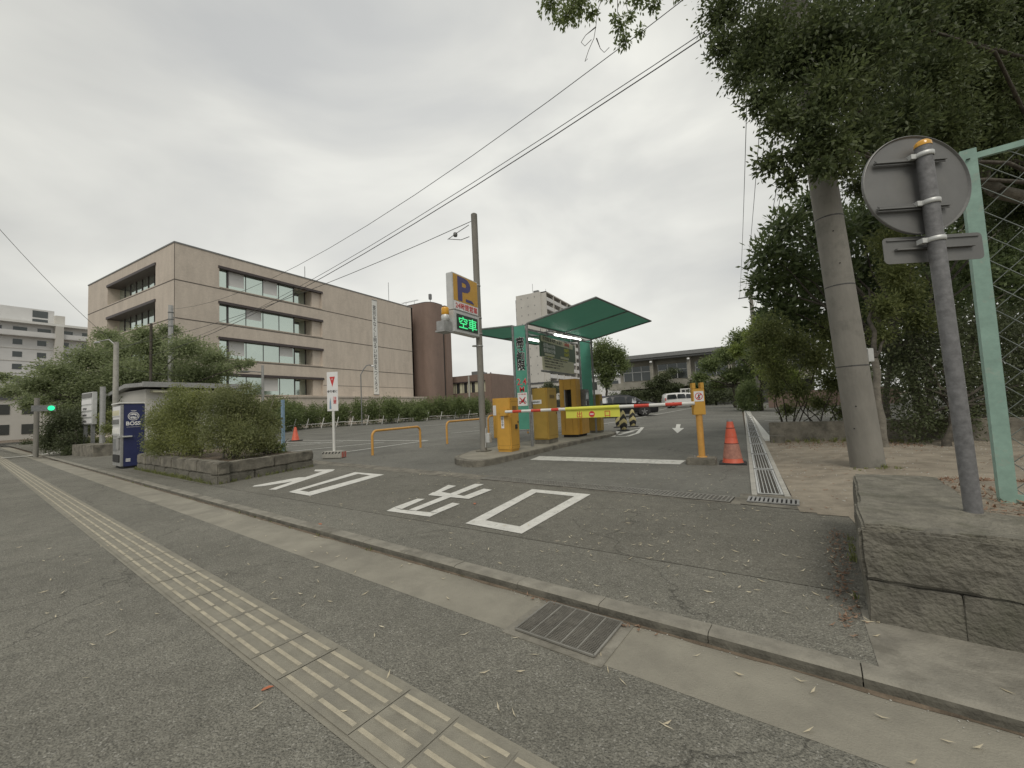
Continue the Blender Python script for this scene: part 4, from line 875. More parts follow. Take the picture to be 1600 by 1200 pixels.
MB().box(-W_+.1, -.1, -.04, -.02, .18, .4, 0, .01).build('pickup_flap', 'rubber', fr_)
text('BOSS', .15, (.004, .085, 1.24), (0, 1, 0), (0, 0, 1), 'white_s', t, bold=.02, sx=.93)
mb = MB()
for r0, r1 in ((.125, .11), (.092, .08)):
    for k in range(32):
        q0, q1 = 2*math.pi*k/32, 2*math.pi*(k+1)/32; mb.add([(.0035, .25+r_*math.cos(q), 1.50+r_*math.sin(q)) for q, r_ in ((q0, r0), (q1, r0), (q1, r1), (q0, r1))], [(0, 1, 2, 3)])
for a0_, a1_, r0, r1 in ((.3, 2.6, .072, .04), (3.4, 4.2, .072, .024), (4.6, 5.9, .068, .036)):
    for k in range(8):
        q0, q1 = a0_+(a1_-a0_)*k/8, a0_+(a1_-a0_)*(k+1)/8; mb.add([(.0035, .25+r_*math.cos(q), 1.50+r_*math.sin(q)) for q, r_ in ((q0, r0), (q1, r0), (q1, r1), (q0, r1))], [(0, 1, 2, 3)])
mb.add([(.0035, .23, 1.44), (.0035, .29, 1.42), (.0035, .28, 1.48), (.0035, .24, 1.50)], [(0, 1, 2, 3)])
mb.add([(.0035, .19, 1.655), (.0035, .31, 1.655), (.0035, .31, 1.668), (.0035, .19, 1.668)], [(0, 1, 2, 3)]); mb.build('emblem', 'white_s', t)
MB().box(.002, .005, .10, .40, 1.185, 1.191).build('emblem_line', 'white_s', t)
mb = MB(); [mb.box(.002, .005, .09, .19, z, z+.022) for z in (.20, .232, .264)]; mb.build('maker_label', 'white_s', t)
MB().box(0, .06, .0, .22, .90, .94, 0, .006).box(-.2, .0, -.06, -.02, .9, .93).build('lock_bar', 'alu', t)
MB().box(-W_-.04, .02, -.06, D_, Hh+.005, Hh+.045, 0, .008).build('top_cap', 'white', t)
# ------------------------------------------------------------------ round road sign seen from behind
bs = Vector((1.09, 3.25, .44)); q = bs-Vector((0, 0, H)); bd = -q.dot(CZ)
top = at(1442, 230, bd+.13)
t = thing('road_sign', 'round road sign seen from behind on a grey pole in the right foreground', 'road sign', bs)
tp = top-bs
MB().tube([(0, 0, 0), tp*.55, tp], .038, 24).build('pole', 'post_grey', t)
MB().lathe([(.040, 0), (.040, .02), (.028, .035), (0, .04)], 20, c=tuple(tp)).build('pole_cap', 'amber_l', t)
nrm = Vector((-.44, .90, -.02)).normalized(); dd = Vector((.90, .44, 0)).normalized(); uu = dd.cross(nrm) if dd.cross(nrm).z > 0 else nrm.cross(dd)
uu.normalize()
def onpole(z): f_ = (z-bs.z)/(top.z-bs.z); return tp*f_
dc = at(1431, 289, bd+.17)-bs
mb = MB(); Rd = .305; n = 56
for ra, da in ():
    pass
ringv = lambda r, o: [dc+dd*r*math.cos(2*math.pi*k/n)+uu*r*math.sin(2*math.pi*k/n)+nrm*o for k in range(n)]
a0_ = ringv(Rd-.012, 0); a1_ = ringv(Rd-.004, -.010); a2_ = ringv(Rd, -.008); a3_ = ringv(Rd, .008); a4_ = ringv(Rd-.01, .010)
vv = a0_+a1_+a2_+a3_+a4_
mb.add(vv, [(k*n+i, k*n+(i+1) % n, (k+1)*n+(i+1) % n, (k+1)*n+i) for k in range(4) for i in range(n)], 0, False); mb.add(a0_, [tuple(range(n))]); mb.add(a4_, [tuple(range(n))])
mb.build('disc', 'sign_back', t)
pc_ = dc+dd*.0
for zc in (245, 321):
    c0 = at(1432, zc, bd+.12)-bs
    off = (dc-c0).dot(nrm); c0 = c0+nrm*(off-.022)
    w0 = .20 if zc == 245 else .20
    MB().obox(c0, dd*w0, nrm*.012, uu*.006).obox(c0+uu*.014, dd*w0, nrm*.003, uu*.003).obox(c0-uu*.014, dd*w0, nrm*.003, uu*.003).build('bracket', 'sign_back', t)
    f_ = (c0.z+.01)/tp.z; pp_ = tp*f_
    MB().lathe([(.041, -.014), (.045, -.012), (.045, .012), (.041, .014)], 24, c=tuple(pp_)).obox(pp_-dd*.055+nrm*.02, dd*.016, nrm*.02, uu*.014).build('clamp', 'alu', t)
pcn = at(1458, 388, bd+.155)-bs
pl = MB(); cr_ = []
for sx_, sz_ in ((1, 1), (-1, 1), (-1, -1), (1, -1)):
    for k in range(5):
        a_ = {(1, 1): 0, (-1, 1): 90, (-1, -1): 180, (1, -1): 270}[(sx_, sz_)]+k*22.5
        cr_.append(pcn+dd*(sx_*.255+.025*math.cos(R(a_)))+uu*(sz_*.055+.025*math.sin(R(a_))))
pl.ext(cr_, nrm*.004); pl.build('lower_plate', 'sign_back', t)
MB().obox(pcn-nrm*.012, dd*.22, nrm*.010, uu*.005).obox(pcn-nrm*.004+uu*.06, dd*.26, nrm*.004, uu*.003).build('plate_bracket', 'sign_back', t)
f_ = (pcn.z+.01+.02)/tp.z; pp_ = tp*f_
MB().lathe([(.041, -.014), (.045, -.012), (.045, .012), (.041, .014)], 24, c=tuple(pp_)).obox(pp_-dd*.055+nrm*.02, dd*.016, nrm*.02, uu*.014).build('clamp', 'alu', t)
# ------------------------------------------------------------------ green fence
fb = Vector((1.50, 3.97, .42)); t = thing('mesh_fence', 'pale green steel framed chain mesh fence at the right edge', 'fence', fb, math.atan2(-.1303, .9915))
FH = 2.42
MB().box(-.045, .035, -.035, -.029, 0, FH, 0).box(-.045, -.039, -.029, .03, 0, FH, 0).build('post', 'fence_g', t)
MB().lathe([(0, -.004), (.012, 0), (0, .004)], 8, c=(-.01, -.04, FH-.07)).build('bolt', 'steel_d', t)
MB().box(2.0, 2.08, -.035, .03, 0, FH).build('post', 'fence_g', t); MB().box(4.2, 4.28, -.035, .03, 0, FH).build('post', 'fence_g', t)
MB().box(.035, 4.3, -.03, .0, FH-.075, FH-.035).build('top_rail', 'fence_g', t)
MB().box(.035, 4.3, -.03, .0, .03, .07).build('bottom_rail', 'fence_g', t)
mb = MB(); sp = .17; zz0, zz1 = .07, FH-.07
for sgn in (1, -1):
    k = -20
    while k*sp < 4.3+3:
        x0_ = k*sp
        if sgn > 0: a_ = (x0_, zz0); b_ = (x0_+(zz1-zz0), zz1)
        else: a_ = (x0_+(zz1-zz0)*0, zz1); b_ = (x0_+(zz1-zz0), zz0)
        # clip to 0.04..4.2
        def cl(p, q, X):
            f_ = (X-p[0])/(q[0]-p[0]); return (X, p[1]+(q[1]-p[1])*f_)
        if b_[0] > .04 and a_[0] < 4.2:
            if a_[0] < .04: a_ = cl(a_, b_, .04)
            if b_[0] > 4.2: b_ = cl(a_, b_, 4.2)
            mb.tube([(a_[0], -.012+.003*sgn, a_[1]), (b_[0], -.012+.003*sgn, b_[1])], .0030, 5, caps=False)
        k += 1
mb.build('mesh', 'wire', t)
# ------------------------------------------------------------------ utility poles and wires
UP = Vector((1.60, 7.95, hz(1.6, 7.95)-.05))
t = thing('utility_pole', 'thick concrete utility pole with three steel bands on the sandy ground', 'utility pole', UP)
LN = Vector((-.0525, -.0305, 1)); MB().tube([(0, 0, 0), LN*4, LN*10.5], [.208, .180, .14], 32).build('pole', 'pole_c', t)
for zz in (1.55, 2.78, 3.85): MB().lathe([(.2065-.007*zz+.000, -.012), (.2085-.007*zz, -.010), (.2085-.007*zz, .010), (.2065-.007*zz, .012)], 32, c=tuple(LN*zz)).build('band', 'steel_d', t)
MB().box(.11, .18, -.07, .01, 1.60, 1.80, 0, .006).build('small_box', 'alu', t)
mb = MB()
for zz, an in ((.95, -1.9), (3.1, -1.5), (3.6, -1.6), (.62, -2.2)):
    mb.lathe([(0, -.012), (.012, 0), (0, .012)], 8, c=((.207-.007*zz)*math.cos(an)+LN.x*zz, (.207-.007*zz)*math.sin(an)+LN.y*zz, zz))
mb.build('step_holes', 'black', t)
def simple_pole(label, px, pybase, pytop, d, r, m='pole_c', cat='utility pole', zb=None, extra=None, name='utility_pole', rt=None):
    b_ = at(px, pybase, d); z0 = 0.0 if zb is None else zb
    xy = at(px, 660, d); top_ = at(px, pytop, d)
    t = thing(name, label, cat, (xy.x, xy.y, z0)); hh = top_.z-z0
    MB().tube([(0, 0, 0), (0, 0, hh)], [r, rt or r*.8], 14).build('pole', m, t)
    return t, hh, Vector((xy.x, xy.y, z0))
pL, hL, bL = simple_pole('tall pale grey utility pole rising behind the hut roof', 266, 690, 474, 26, .16, 'steel')
for k in range(3): MB().lathe([(.14, 0), (.16, .01), (.16, .06), (.14, .07)], 12, c=(0, 0, hL-.5-k*.45)).build('band', 'frame_g', pL)
MB().tube([(-.3, 0, hL-.8), (.3, .1, hL-.8)], .03, 6).build('arm', 'steel', pL)
pM, hM, bM = simple_pole('pale utility pole with a lamp arm behind the vending machine', 180, 690, 533, 21, .13, 'conc_l')
MB().tube([(0, 0, hM-.2), (-.3, -.2, hM+.15), (-.7, -.5, hM+.05)], .03, 6).build('lamp_arm', 'steel', pM); MB().box(-.95, -.6, -.6, -.45, hM-.02, hM+.06, 0, .02).build('lamp_head', 'alu', pM)
pD, hD, bD = simple_pole('thin dark brown pole between the two pale poles on the left', 235, 690, 503, 24, .07, 'bark', rt=.07)
pS, hS, bS = simple_pole('slim pale square post beside the white notice board', 160, 710, 604, 18.8, .1, 'steel', 'post', zb=0, name='steel_post', rt=.1)
pF, hF, bF = simple_pole('distant grey lamp pole in front of the office windows', 411, 650, 570, 34, .12, 'steel', 'lamp post', name='lamp_post')
MB().tube([(0, 0, hF-.6), (-.5, -.8, hF-.5)], .04, 6).box(-.9, -.3, -1.5, -.8, hF-.62, hF-.5, 0, .03).build('lamp_head', 'frame_g', pF)
lp = at(565, 640, 42); t = thing('lamp_post', 'curved grey lamp post in front of the blank office wall', 'lamp post', (lp.x, lp.y, .2))
hh = at(565, 585, 42).z-.2; hd_ = at(582, 572, 43)-Vector((lp.x, lp.y, .2))
pts = [Vector((0, 0, 0)), Vector((0, 0, hh))]+[Vector((0, 0, hh)).lerp(Vector((hd_.x, hd_.y, hd_.z)), s)+Vector((0, 0, .5*math.sin(s*math.pi))) for s in (.25, .5, .75, 1)]
MB().tube(pts, .055, 8).build('pole', 'frame_g', t); MB().lathe([(0, -.12), (.16, -.05), (.14, .08), (0, .12)], 12, c=tuple(hd_)).build('lamp_head', 'white_s', t)
yp = gs(1188, 640); t = thing('utility_pole', 'distant utility pole with a yellow banded foot beside the clipped hedge', 'utility pole', (yp.x, yp.y, zg(yp.y)))
MB().tube([(0, 0, 0), (0, 0, 9.5)], [.19, .13], 16).build('pole', 'pole_c', t); MB().lathe([(.193, .5), (.19, 1.25)], 16).build('yellow_band', 'amber', t)
MB().tube([(-.9, 0, 9.0), (.9, 0, 9.0)], .05, 6).build('cross_arm', 'frame_g', t)
for px, d_, lab, pt_ in ((770, 75, 'far wooden line pole above the tiled house roofs', 581), (786, 105, 'farthest line pole between the roofs and the teal column', 600), (735, 60, 'thin pale pole in front of the brown annex', 587)):
    tq, hq, bq = simple_pole(lab, px, 640, pt_, d_, .15, 'frame_g' if px != 735 else 'conc_l', zb=.3)
    if px != 735: MB().tube([(-1, .4, hq-.6), (1, -.4, hq-.6)], .06, 6).tube([(-.7, .3, hq-1.3), (.7, -.3, hq-1.3)], .05, 6).build('cross_arm', 'frame_g', tq)
def wire(label, p0, p1, sag, r=.012, grp='overhead wires'):
    p0 = Vector(p0); o = MB().tube([q-p0 for q in bez(p0, p1, sag)], r, 5).build('overhead_wire', 'cable'); o.location = p0; tag(o, label, 'wire', grp); return o
Lt = bL+Vector((0, 0, hL)); Mt = bM+Vector((0, 0, hM)); Pt = Vector((-5.83, 8.84, IZ+6.1))
UPt = lambda z: Vector((UP.x, UP.y, z))
def hitz(px, py):   # height at which the line of sight passes the pole axis
    r = ray(px, py); t_ = (UP.x*r.x+UP.y*r.y)/(r.x*r.x+r.y*r.y); return H+r.z*t_
wire('highest overhead wire from the thick concrete pole to the tall left pole', (1.3, 7.78, 9.0), at(266, 483, 26), 1.5, .008)
wire('upper of the two close overhead wires from the thick concrete pole', (1.3, 7.78, 8.06), at(266, 541, 26), .72, .008)
wire('lower of the two close overhead wires from the thick concrete pole', (1.3, 7.78, 7.98), at(235, 556, 24), .82, .011)
wire('overhead wire from the parking sign pole down to the left poles', Pt-Vector((.1, 0, .0)), Mt+Vector((.2, .2, -.2)), .45, .009)
wire('overhead wire crossing the sky at the far left edge', at(-60, 290, 14), Mt+Vector((0, 0, -.1)), .3, .009)
wire('short overhead wire between the two pale left poles', Lt-Vector((0, 0, .9)), Mt-Vector((0, 0, .4)), .3, .009)
wire('slack overhead wire running right from the left lamp pole', Mt-Vector((0, 0, 1.2)), at(400, 560, 32), .9, .009)
for (a, b) in (((730, 357), (726, 365)),):
    pass
mb = MB(); b0 = Pt-Vector((.1, 0, 0)); mb.lathe([(0, -.06), (.05, -.05), (.06, 0), (.05, .05), (0, .06)], 10, c=(-.55, .02, -.22)); mb.tube([(-.08, 0, -.4), (-.35, 0, -.42), (-.75, 0, -.30)], .010, 5); mb.tube([(-.08, 0, -.08), (-.5, 0, -.2), (-.8, 0, -.3)], .010, 5)
o = mb.build('cable_clamp', 'frame_g'); o.location = b0; tag(o, 'grey cable clamp and loops beside the top of the parking sign pole', 'cable clamp')
FPt = Vector((yp.x, yp.y, zg(yp.y)+9.0))
for i, (zz, dx) in enumerate(((9.4, -.8), (9.4, -.45), (8.3, 0), (8.0, .1))):
    wire(['leftmost', 'second from left', 'third from left', 'rightmost'][i]+' of the steep wires dropping towards the distant utility pole', (UP.x-.05+dx, UP.y-.25, zz), FPt+Vector((dx*1.0, 0, [0, 0, -1.2, -1.3][i])), .5, .010, 'steep wires behind the tree')
# ------------------------------------------------------------------ office building
def office():
    X0, X1, Y0, Y1, ZT, ZB = -67.5, -45.45, 17.61, 49.55, 18.32, .1
    t = thing('office_building', 'four storey tan tiled office building with long strip windows', 'building')
    wins_r = [(21.4, 33.1, 14.95, 17.13), (21.4, 33.1, 11.30, 13.47), (21.4, 33.1, 7.62, 9.80), (21.4, 33.1, 3.95, 6.12)]
    wins_l = [(-61.5, -49.4, 14.95, 17.13), (-61.5, -49.4, 11.30, 13.47), (-61.5, -49.4, 7.62, 9.80)]
    th = .3
    mb = MB()
    # +X facade as strips round the openings
    zs = [ZB, 3.95, 6.12, 7.62, 9.80, 11.30, 13.47, 14.95, 17.13, ZT]
    mb.box(X1-th, X1, Y0, 21.4, ZB, ZT); mb.box(X1-th, X1, 33.1, Y1, ZB, ZT)
    for a, b in zip(zs[0::2], zs[1::2]): mb.box(X1-th, X1, 21.4, 33.1, a, b)
    # -Y facade
    mb.box(X0, -61.5, Y0, Y0+th, ZB, ZT); mb.box(-49.4, X1-th, Y0, Y0+th, ZB, ZT)
    zl = [ZB, 7.62, 9.80, 11.30, 13.47, 14.95, 17.13, ZT]
    for a, b in zip(zl[0::2], zl[1::2]): mb.box(-61.5, -49.4, Y0, Y0+th, a, b)
    mb.box(X0, X1, Y1-th, Y1, ZB, ZT); mb.box(X0, X0+th, Y0+th, Y1-th, ZB, ZT)
    wl = mb.build('wall', 'tan', t)
    MB().box(X0+.3, X1-.3, Y0+.3, Y1-.3, ZT-.6, ZT-.5).build('roof', 'roof_t', t)
    c = MB(); c.box(X0-.04, X1+.05, Y0-.05, Y0+.3, ZT, ZT+.13).box(X1-.3, X1+.05, Y0+.3, Y1+.05, ZT, ZT+.13).build('roof_trim', 'frame_g', t)
    j = MB()
    for z in (14.80, 11.15, 7.47): j.box(X1, X1+.012, Y0-.012, Y1, z-.045, z+.045); j.box(X0, X1, Y0-.012, Y0, z-.045, z+.045)
    j.box(X1, X1+.012, 33.1, Y1, 5.22, 5.27); j.box(X1, X1+.012, Y0+.02, Y1, 3.75, 3.85); j.box(X1-.03, X1+.012, Y0-.012, Y0+.02, ZB, ZT); j.build('joint_lines', 'tan_d', t)
    for (a, b, z0, z1) in wins_r:
        D1, D2 = .12, 1.35; bm_ = a+(b-a)*.70      # the right third is set back deeper
        w_ = MB(); w_.box(X1-th-D1, X1-th, a-.1, a, z0, z1).box(X1-th-D2, X1-th, b, b+.1, z0, z1).box(X1-th-D2, X1-th, a, b, z1, z1+.1).box(X1-th-D2, X1-th, a, b, z0-.1, z0); wo = w_.build('window', 'tan', t)
        MB().box(X1-th-D1-.04, X1-th-D1, a, bm_, z0, z1).box(X1-th-D2-.04, X1-th-D2, bm_, b, z0, z1).box(X1-th-D2, X1-th-D1-.04, bm_-.04, bm_, z0, z1).build('pane', 'glass_b', wo)
        fr_ = MB(); 
        for yy in (a+.95,): fr_.box(X1-th-D1, X1-th-D1+.12, yy-.06, yy+.06, z0, z1)
        for k in (1, 2, 3, 4): yy = a+.95+(bm_-a-.95)*k/4; fr_.box(X1-th-D1, X1-th-D1+.05, yy-.022, yy+.022, z0, z1)
        fr_.box(X1-th-D1-.3, X1-th-D1+.06, bm_-.05, bm_+.05, z0, z1); fr_.box(X1-th-D2, X1-th-D2+.06, b-1.3, b-1.2, z0, z1)
        fr_.build('frame', 'brown_d', wo)
        seg_ = (bm_-a-.95)/4; kk = {14.95: (0, 2), 11.30: (1,), 7.62: (0, 3), 3.95: (2,)}[z0]
        for k in kk: yy = a+.95+seg_*k; MB().box(X1-th-D1, X1-th-D1+.012, yy+.05, yy+seg_*.9, z0+(.9 if k % 2 else .5), z1-.2).build('blind', 'apt_w', wo)
        MB().box(X1-th-D2, X1-th, b-1.2, b, z0, z1).build('end_pier', 'tan', wo)
        MB().box(X1-th-D1, X1+.08, a-.1, b+.1, z1-.20, z1+.06).build('lintel', 'brown_d', wo)
        MB().box(X1-.6, X1+.05, a, b, z0-.02, z0+.05).build('sill', 'tan', wo)
    for (a, b, z0, z1) in wins_l:
        w_ = MB(); D = .75
        w_.box(a-.1, a, Y0+th, Y0+th+D, z0, z1).box(b, b+.1, Y0+th, Y0+th+D, z0, z1).box(a, b, Y0+th, Y0+th+D, z1, z1+.1).box(a, b, Y0+th, Y0+th+D, z0-.1, z0); wo = w_.build('window', 'tan', t)
        MB().box(a, b, Y0+th+D, Y0+th+D+.04, z0, z1).build('pane', 'glass_b', wo)
        fr_ = MB()
        for k in range(1, 8): xx = a+(b-a)*k/8; fr_.box(xx-.03, xx+.03, Y0+th+D-.07, Y0+th+D, z0, z1)
        fr_.build('frame', 'brown_d', wo)
        MB().box(a-.1, b+.1, Y0-.10, Y0+th+D, z1-.16, z1+.10).build('lintel', 'brown_d', wo)
    # hanging banner
    bn = MB().box(X1+.02, X1+.10, 41.15, 42.05, 4.15, 17.9, 0).build('banner', 'white', t)
    txt = '差別をなくし明るい社会をつくろう'
    zz = 16.45
    for ch in txt:
        text(ch, .82, (X1+.104, 41.22, zz), (0, 1, 0), (0, 0, 1), 'blk_txt', bn, bold=.02, sx=.78); zz -= .79
    MB().box(X1+.10, X1+.13, 41.1, 42.1, 17.85, 17.92).box(X1+.10, X1+.13, 41.1, 42.1, 4.12, 4.2).build('banner_bar', 'frame_g', bn)
    # low entrance volume
    MB().box(X1+.02, X1+2.6, 27.0, Y1-.3, .1, 3.55).box(X1+.02, X1+2.7, 26.9, Y1-.2, 3.55, 3.72).build('ground_floor_wing', 'tan', t)
    a_ = MB()
    for (y, h) in ((31.5, 1.9), (45.5, 3.4)): a_.tube([(X1-1, y, ZT), (X1-1, y, ZT+h)], .035, 6)
    a_.build('aerial', 'frame_g', t)
office()
# stair tower with rounded corner
t = thing('stair_tower', 'dark brown tiled stair tower with a rounded corner and a slit window', 'building')
pts = []; cx_, cy_, r_ = -44.6, 52.6, 1.6
for k in range(9): a_ = -math.pi/2+math.pi/2*k/8; pts.append((cx_+r_*math.cos(a_), cy_+r_*math.sin(a_)))
pts += [(-43.0, 54.2), (-43.35, 54.25), (-43.35, 54.9), (-43.0, 54.95), (-43.0, 56.4), (-53, 56.4), (-53, 51.0)]
n = len(pts); MB().prism(pts, .1, 19.3).build('wall', 'brown', t)
MB().box(-43.36, -43.33, 54.26, 54.88, 1.5, 14.6).build('slit_window', 'glass_d', t)
MB().prism([(p[0]*1.0, p[1]) for p in pts], 19.3, 19.42).build('roof_trim', 'brown_d', t)
a_ = MB(); a_.tube([(-44.5, 53, 19.4), (-44.5, 53, 21.3)], .05, 6); a_.box(-44.7, -44.3, 52.8, 53.2, 20.3, 21.2); a_.build('antenna_box', 'frame_g', t)
for (x_, y_, l_) in ((-49.5, 52.5, 1), (-47.6, 52.5, 2)):
    a_ = MB(); a_.tube([(x_, y_, 19.4), (x_, y_, 20.5)], .03, 5)
    a_.tube([(x_-.9, y_, 20.5), (x_+.9, y_, 20.5)], .025, 5)
    for k in range(6): a_.tube([(x_-.8+k*.32, y_-.35, 20.5), (x_-.8+k*.32, y_+.35, 20.5)], .02, 4)
    a_.build('antenna', 'frame_g', t)
# brown annex
t = thing('brown_annex', 'low brown tiled annex with a band of dark windows behind the sign pole', 'building')
zA = 7.35; mb = MB(); YA = 58.0
mb.box(-47.5, -36.6, YA, YA+.4, .1, 4.3).box(-47.5, -36.6, YA, YA+.4, 6.15, zA).box(-47.5, -46.3, YA, YA+.4, 4.3, 6.15).box(-37.4, -36.6, YA, YA+.4, 4.3, 6.15).box(-36.6, -36.2, YA, YA+12, .1, zA).box(-47.5, -36.2, YA+11.6, YA+12, .1, zA).build('wall', 'brown', t)
MB().box(-47.4, -36.3, YA+.3, YA+11.8, zA-.3, zA-.2).build('roof', 'roof_t', t)
wn = MB().box(-46.3, -37.4, YA+.3, YA+.34, 4.3, 6.15).build('window', 'glass_d', t)
mb = MB()
for k in range(12): xx = -46.3+8.9*k/11; mb.box(xx-.04, xx+.04, YA+.24, YA+.3, 4.3, 6.15)
mb.box(-46.3, -37.4, YA-.02, YA+.02, 6.12, 6.3); mb.build('frame', 'brown_d', wn)
mb = MB()
for k in range(5): xx = -44.5+k*1.6; mb.box(xx, xx+.9, YA+.26, YA+.285, 4.35, 6.1)
mb.build('curtains', 'cream', wn)
MB().box(-41.5, -40, YA+2, YA+4, zA, zA+.8).box(-39.6, -38.8, YA+2, YA+3, zA, zA+.5).build('roof_units', 'frame_g', t)
# ------------------------------------------------------------------ tall apartment block behind the shelter
def tower():
    X0, X1, Y0, Y1, ZT = -61.8, -53.0, 116.5, 160, 38.0
    t = thing('apartment_tower', 'tall pale apartment tower with balconies rising behind the teal shelter', 'building')
    MB().box(X0, X1, Y0, Y1, 0, ZT).build('wall', 'apt', t); MB().box(X0-1.0, X0+.01, Y0+1.5, Y1, 0, ZT-1.1).build('rear_wall', 'apt', t)
    for fl in range(13):
        z = ZT-2.75*(fl+1)
        MB().box(X1+.01, X1+1.6, Y0+.8, Y1, z-.12, z+.02).box(X1+1.5, X1+1.62, Y0+.8, Y1, z+.02, z+1.1).build('balcony', 'apt_w', t)
        for k in range(7): y = Y0+1.8+k*6.1; MB().box(X1+.005, X1+.04, y, y+4.4, z+.1, z+2.1).build('window', 'glass_d', t)
        hm = MB()
        for k in range(3): xx = X0+1.8+k*2.4; hm.box(xx, xx+.26, Y0-.03, Y0, z+1.2, z+1.6)
        for k in range(1): hm.box(X0-.95, X0-.5, Y0+1.45, Y0+1.5, z+.8, z+1.9)
        hm.build('vent_hoods', 'frame_g', t)
    c_ = MB()
    for k in range(8): y = Y0+.6+k*6.1; c_.box(X1, X1+1.75, y, y+.25, 0, ZT)
    c_.box(X1, X1+1.75, Y0+.6, Y1, ZT-.35, ZT); c_.build('columns', 'apt', t)
    a_ = MB(); a_.tube([(-57, Y0+3, ZT), (-57, Y0+3, ZT+4)], .06, 5).tube([(-54.5, Y0+8, ZT), (-54.5, Y0+8, ZT+3)], .06, 5).box(-55.5, -53.8, Y0+.3, Y0+1.2, ZT, ZT+.7); a_.build('aerial', 'frame_g', t)
tower()
# white apartments far left
def whiteapts():
    X = -150
    t = thing('apartment_block', 'long white apartment block far off behind the cherry tree', 'building')
    MB().box(X-14, X, 2, 46, 0, 27.2).build('wall', 'apt_w', t)
    MB().box(X-14, X-2, 14, 33.5, 27.2, 31.6).build('upper_block', 'apt_w', t); MB().box(X-12, X-1.0, 33.5, 35.2, 27.2, 30.4).build('stair_block', 'apt', t)
    MB().box(X-14.2, X+1.6, 2, 46.5, 27.2, 27.75).build('roof_slab', 'white', t)
    for fl in range(9):
        z = 27.2-3.0*(fl+1)
        if fl in (0,): MB().box(X+.01, X+1.4, 2, 46, z-.15, z+.02).box(X+1.3, X+1.42, 2, 46, z+.02, z+1.1).build('balcony', 'apt_w', t)
        for k in range(11): y = 3+k*3.9; MB().box(X+.005, X+.05, y, y+(2.2 if fl == 0 else 1.5), z+.9, z+2.2).build('window', 'glass_d', t)
        MB().box(X+.01, X+.08, 2, 46, z-.1, z+.05).build('ledge', 'apt', t)
    MB().box(X+.01, X+1.8, 33.0, 34.4, 0, 27.2).build('pillar', 'apt', t)
    for q_ in ((18.2, 19.8, 29.6, 30.7), (29.8, 32.4, 27.9, 29.1), (29.8, 32.4, 29.5, 31.2)): MB().box(X-1.99, X-1.95, *q_).build('window', 'glass_d', t)
whiteapts()
# low buildings along the far street on the left
def smallbld(name, label, c, sx_, sy_, h, m, rz=0, win=3, floors=2, roof='flat', rm='roof_t'):
    t = thing(name, label, 'building', c, rz)
    MB().box(-sx_/2, sx_/2, -sy_/2, sy_/2, -.5, h).build('wall', m, t)
    if roof == 'flat': MB().box(-sx_/2-.15, sx_/2+.15, -sy_/2-.15, sy_/2+.15, h, h+.3).build('roof', rm, t)
    else:
        o = .5; MB().add([(-sx_/2-o, -sy_/2-o, h-.1), (sx_/2+o, -sy_/2-o, h-.1), (sx_/2+o, sy_/2+o, h-.1), (-sx_/2-o, sy_/2+o, h-.1), (-sx_/2+sx_*.25, 0, h+sy_*.28), (sx_/2-sx_*.25, 0, h+sy_*.28)], [(0, 1, 5, 4), (1, 2, 5), (2, 3, 4, 5), (3, 0, 4), (0, 3, 2, 1)]).build('roof', rm, t)
    for f_ in range(floors):
        for k in range(win):
            z = .8+f_*h/floors; xx = -sx_/2+sx_*(k+.5)/win
            wo = MB().box(xx-sx_/win*.28, xx+sx_/win*.28, -sy_/2-.05, -sy_/2+.02, z, z+h/floors*.5).build('window', 'glass_d', t)
            yy = -sy_/2+sy_*(k+.5)/win
            MB().box(sx_/2-.02, sx_/2+.05, yy-sy_/win*.28, yy+sy_/win*.28, z, z+h/floors*.5).build('window', 'glass_d', t)
    return t
p = at(30, 640, 75); smallbld('shop_building', 'narrow beige building at the end of the street on the far left', (p.x, p.y-1, 0), 9, 6, 8.5, 'bldg_g', 0, 2, 3)
p = at(-8, 640, 62); smallbld('shop_building', 'white low building cut by the left edge of the photo', (p.x, p.y, 0), 8, 8, 6, 'apt', 0, 3, 2)
p = at(95, 620, 95); smallbld('shop_building', 'pale building half hidden by the shrubs behind the traffic signal', (p.x, p.y, 0), 12, 8, 11, 'apt', 0, 3, 3)
# houses
for px, d, s, h, lab, m in ((772, 92, 8, 5.2, 'nearest grey roofed house left of the teal column', 'apt'), (790, 104, 9, 5.6, 'second grey roofed house close to the teal column', 'apt_w'), (752, 112, 9, 6.0, 'grey roofed house just right of the parking sign pole', 'bldg_g')):
    p = at(px, 640, d); smallbld('tiled_house', lab, (p.x, p.y, .3), s, 7, h-1.2, m, .1, 2, 2, 'hip')
p = at(880, 600, 95); smallbld('white_house', 'white building seen between the pay machines', (p.x, p.y, .3), 14, 8, 6.4, 'apt', 0, 5, 2)
p = at(946, 592, 88); smallbld('white_house', 'pale blue white building between the shelter tree and the hall', (p.x, p.y, .3), 9, 6, 6.6, 'apt_w', 0, 2, 2)
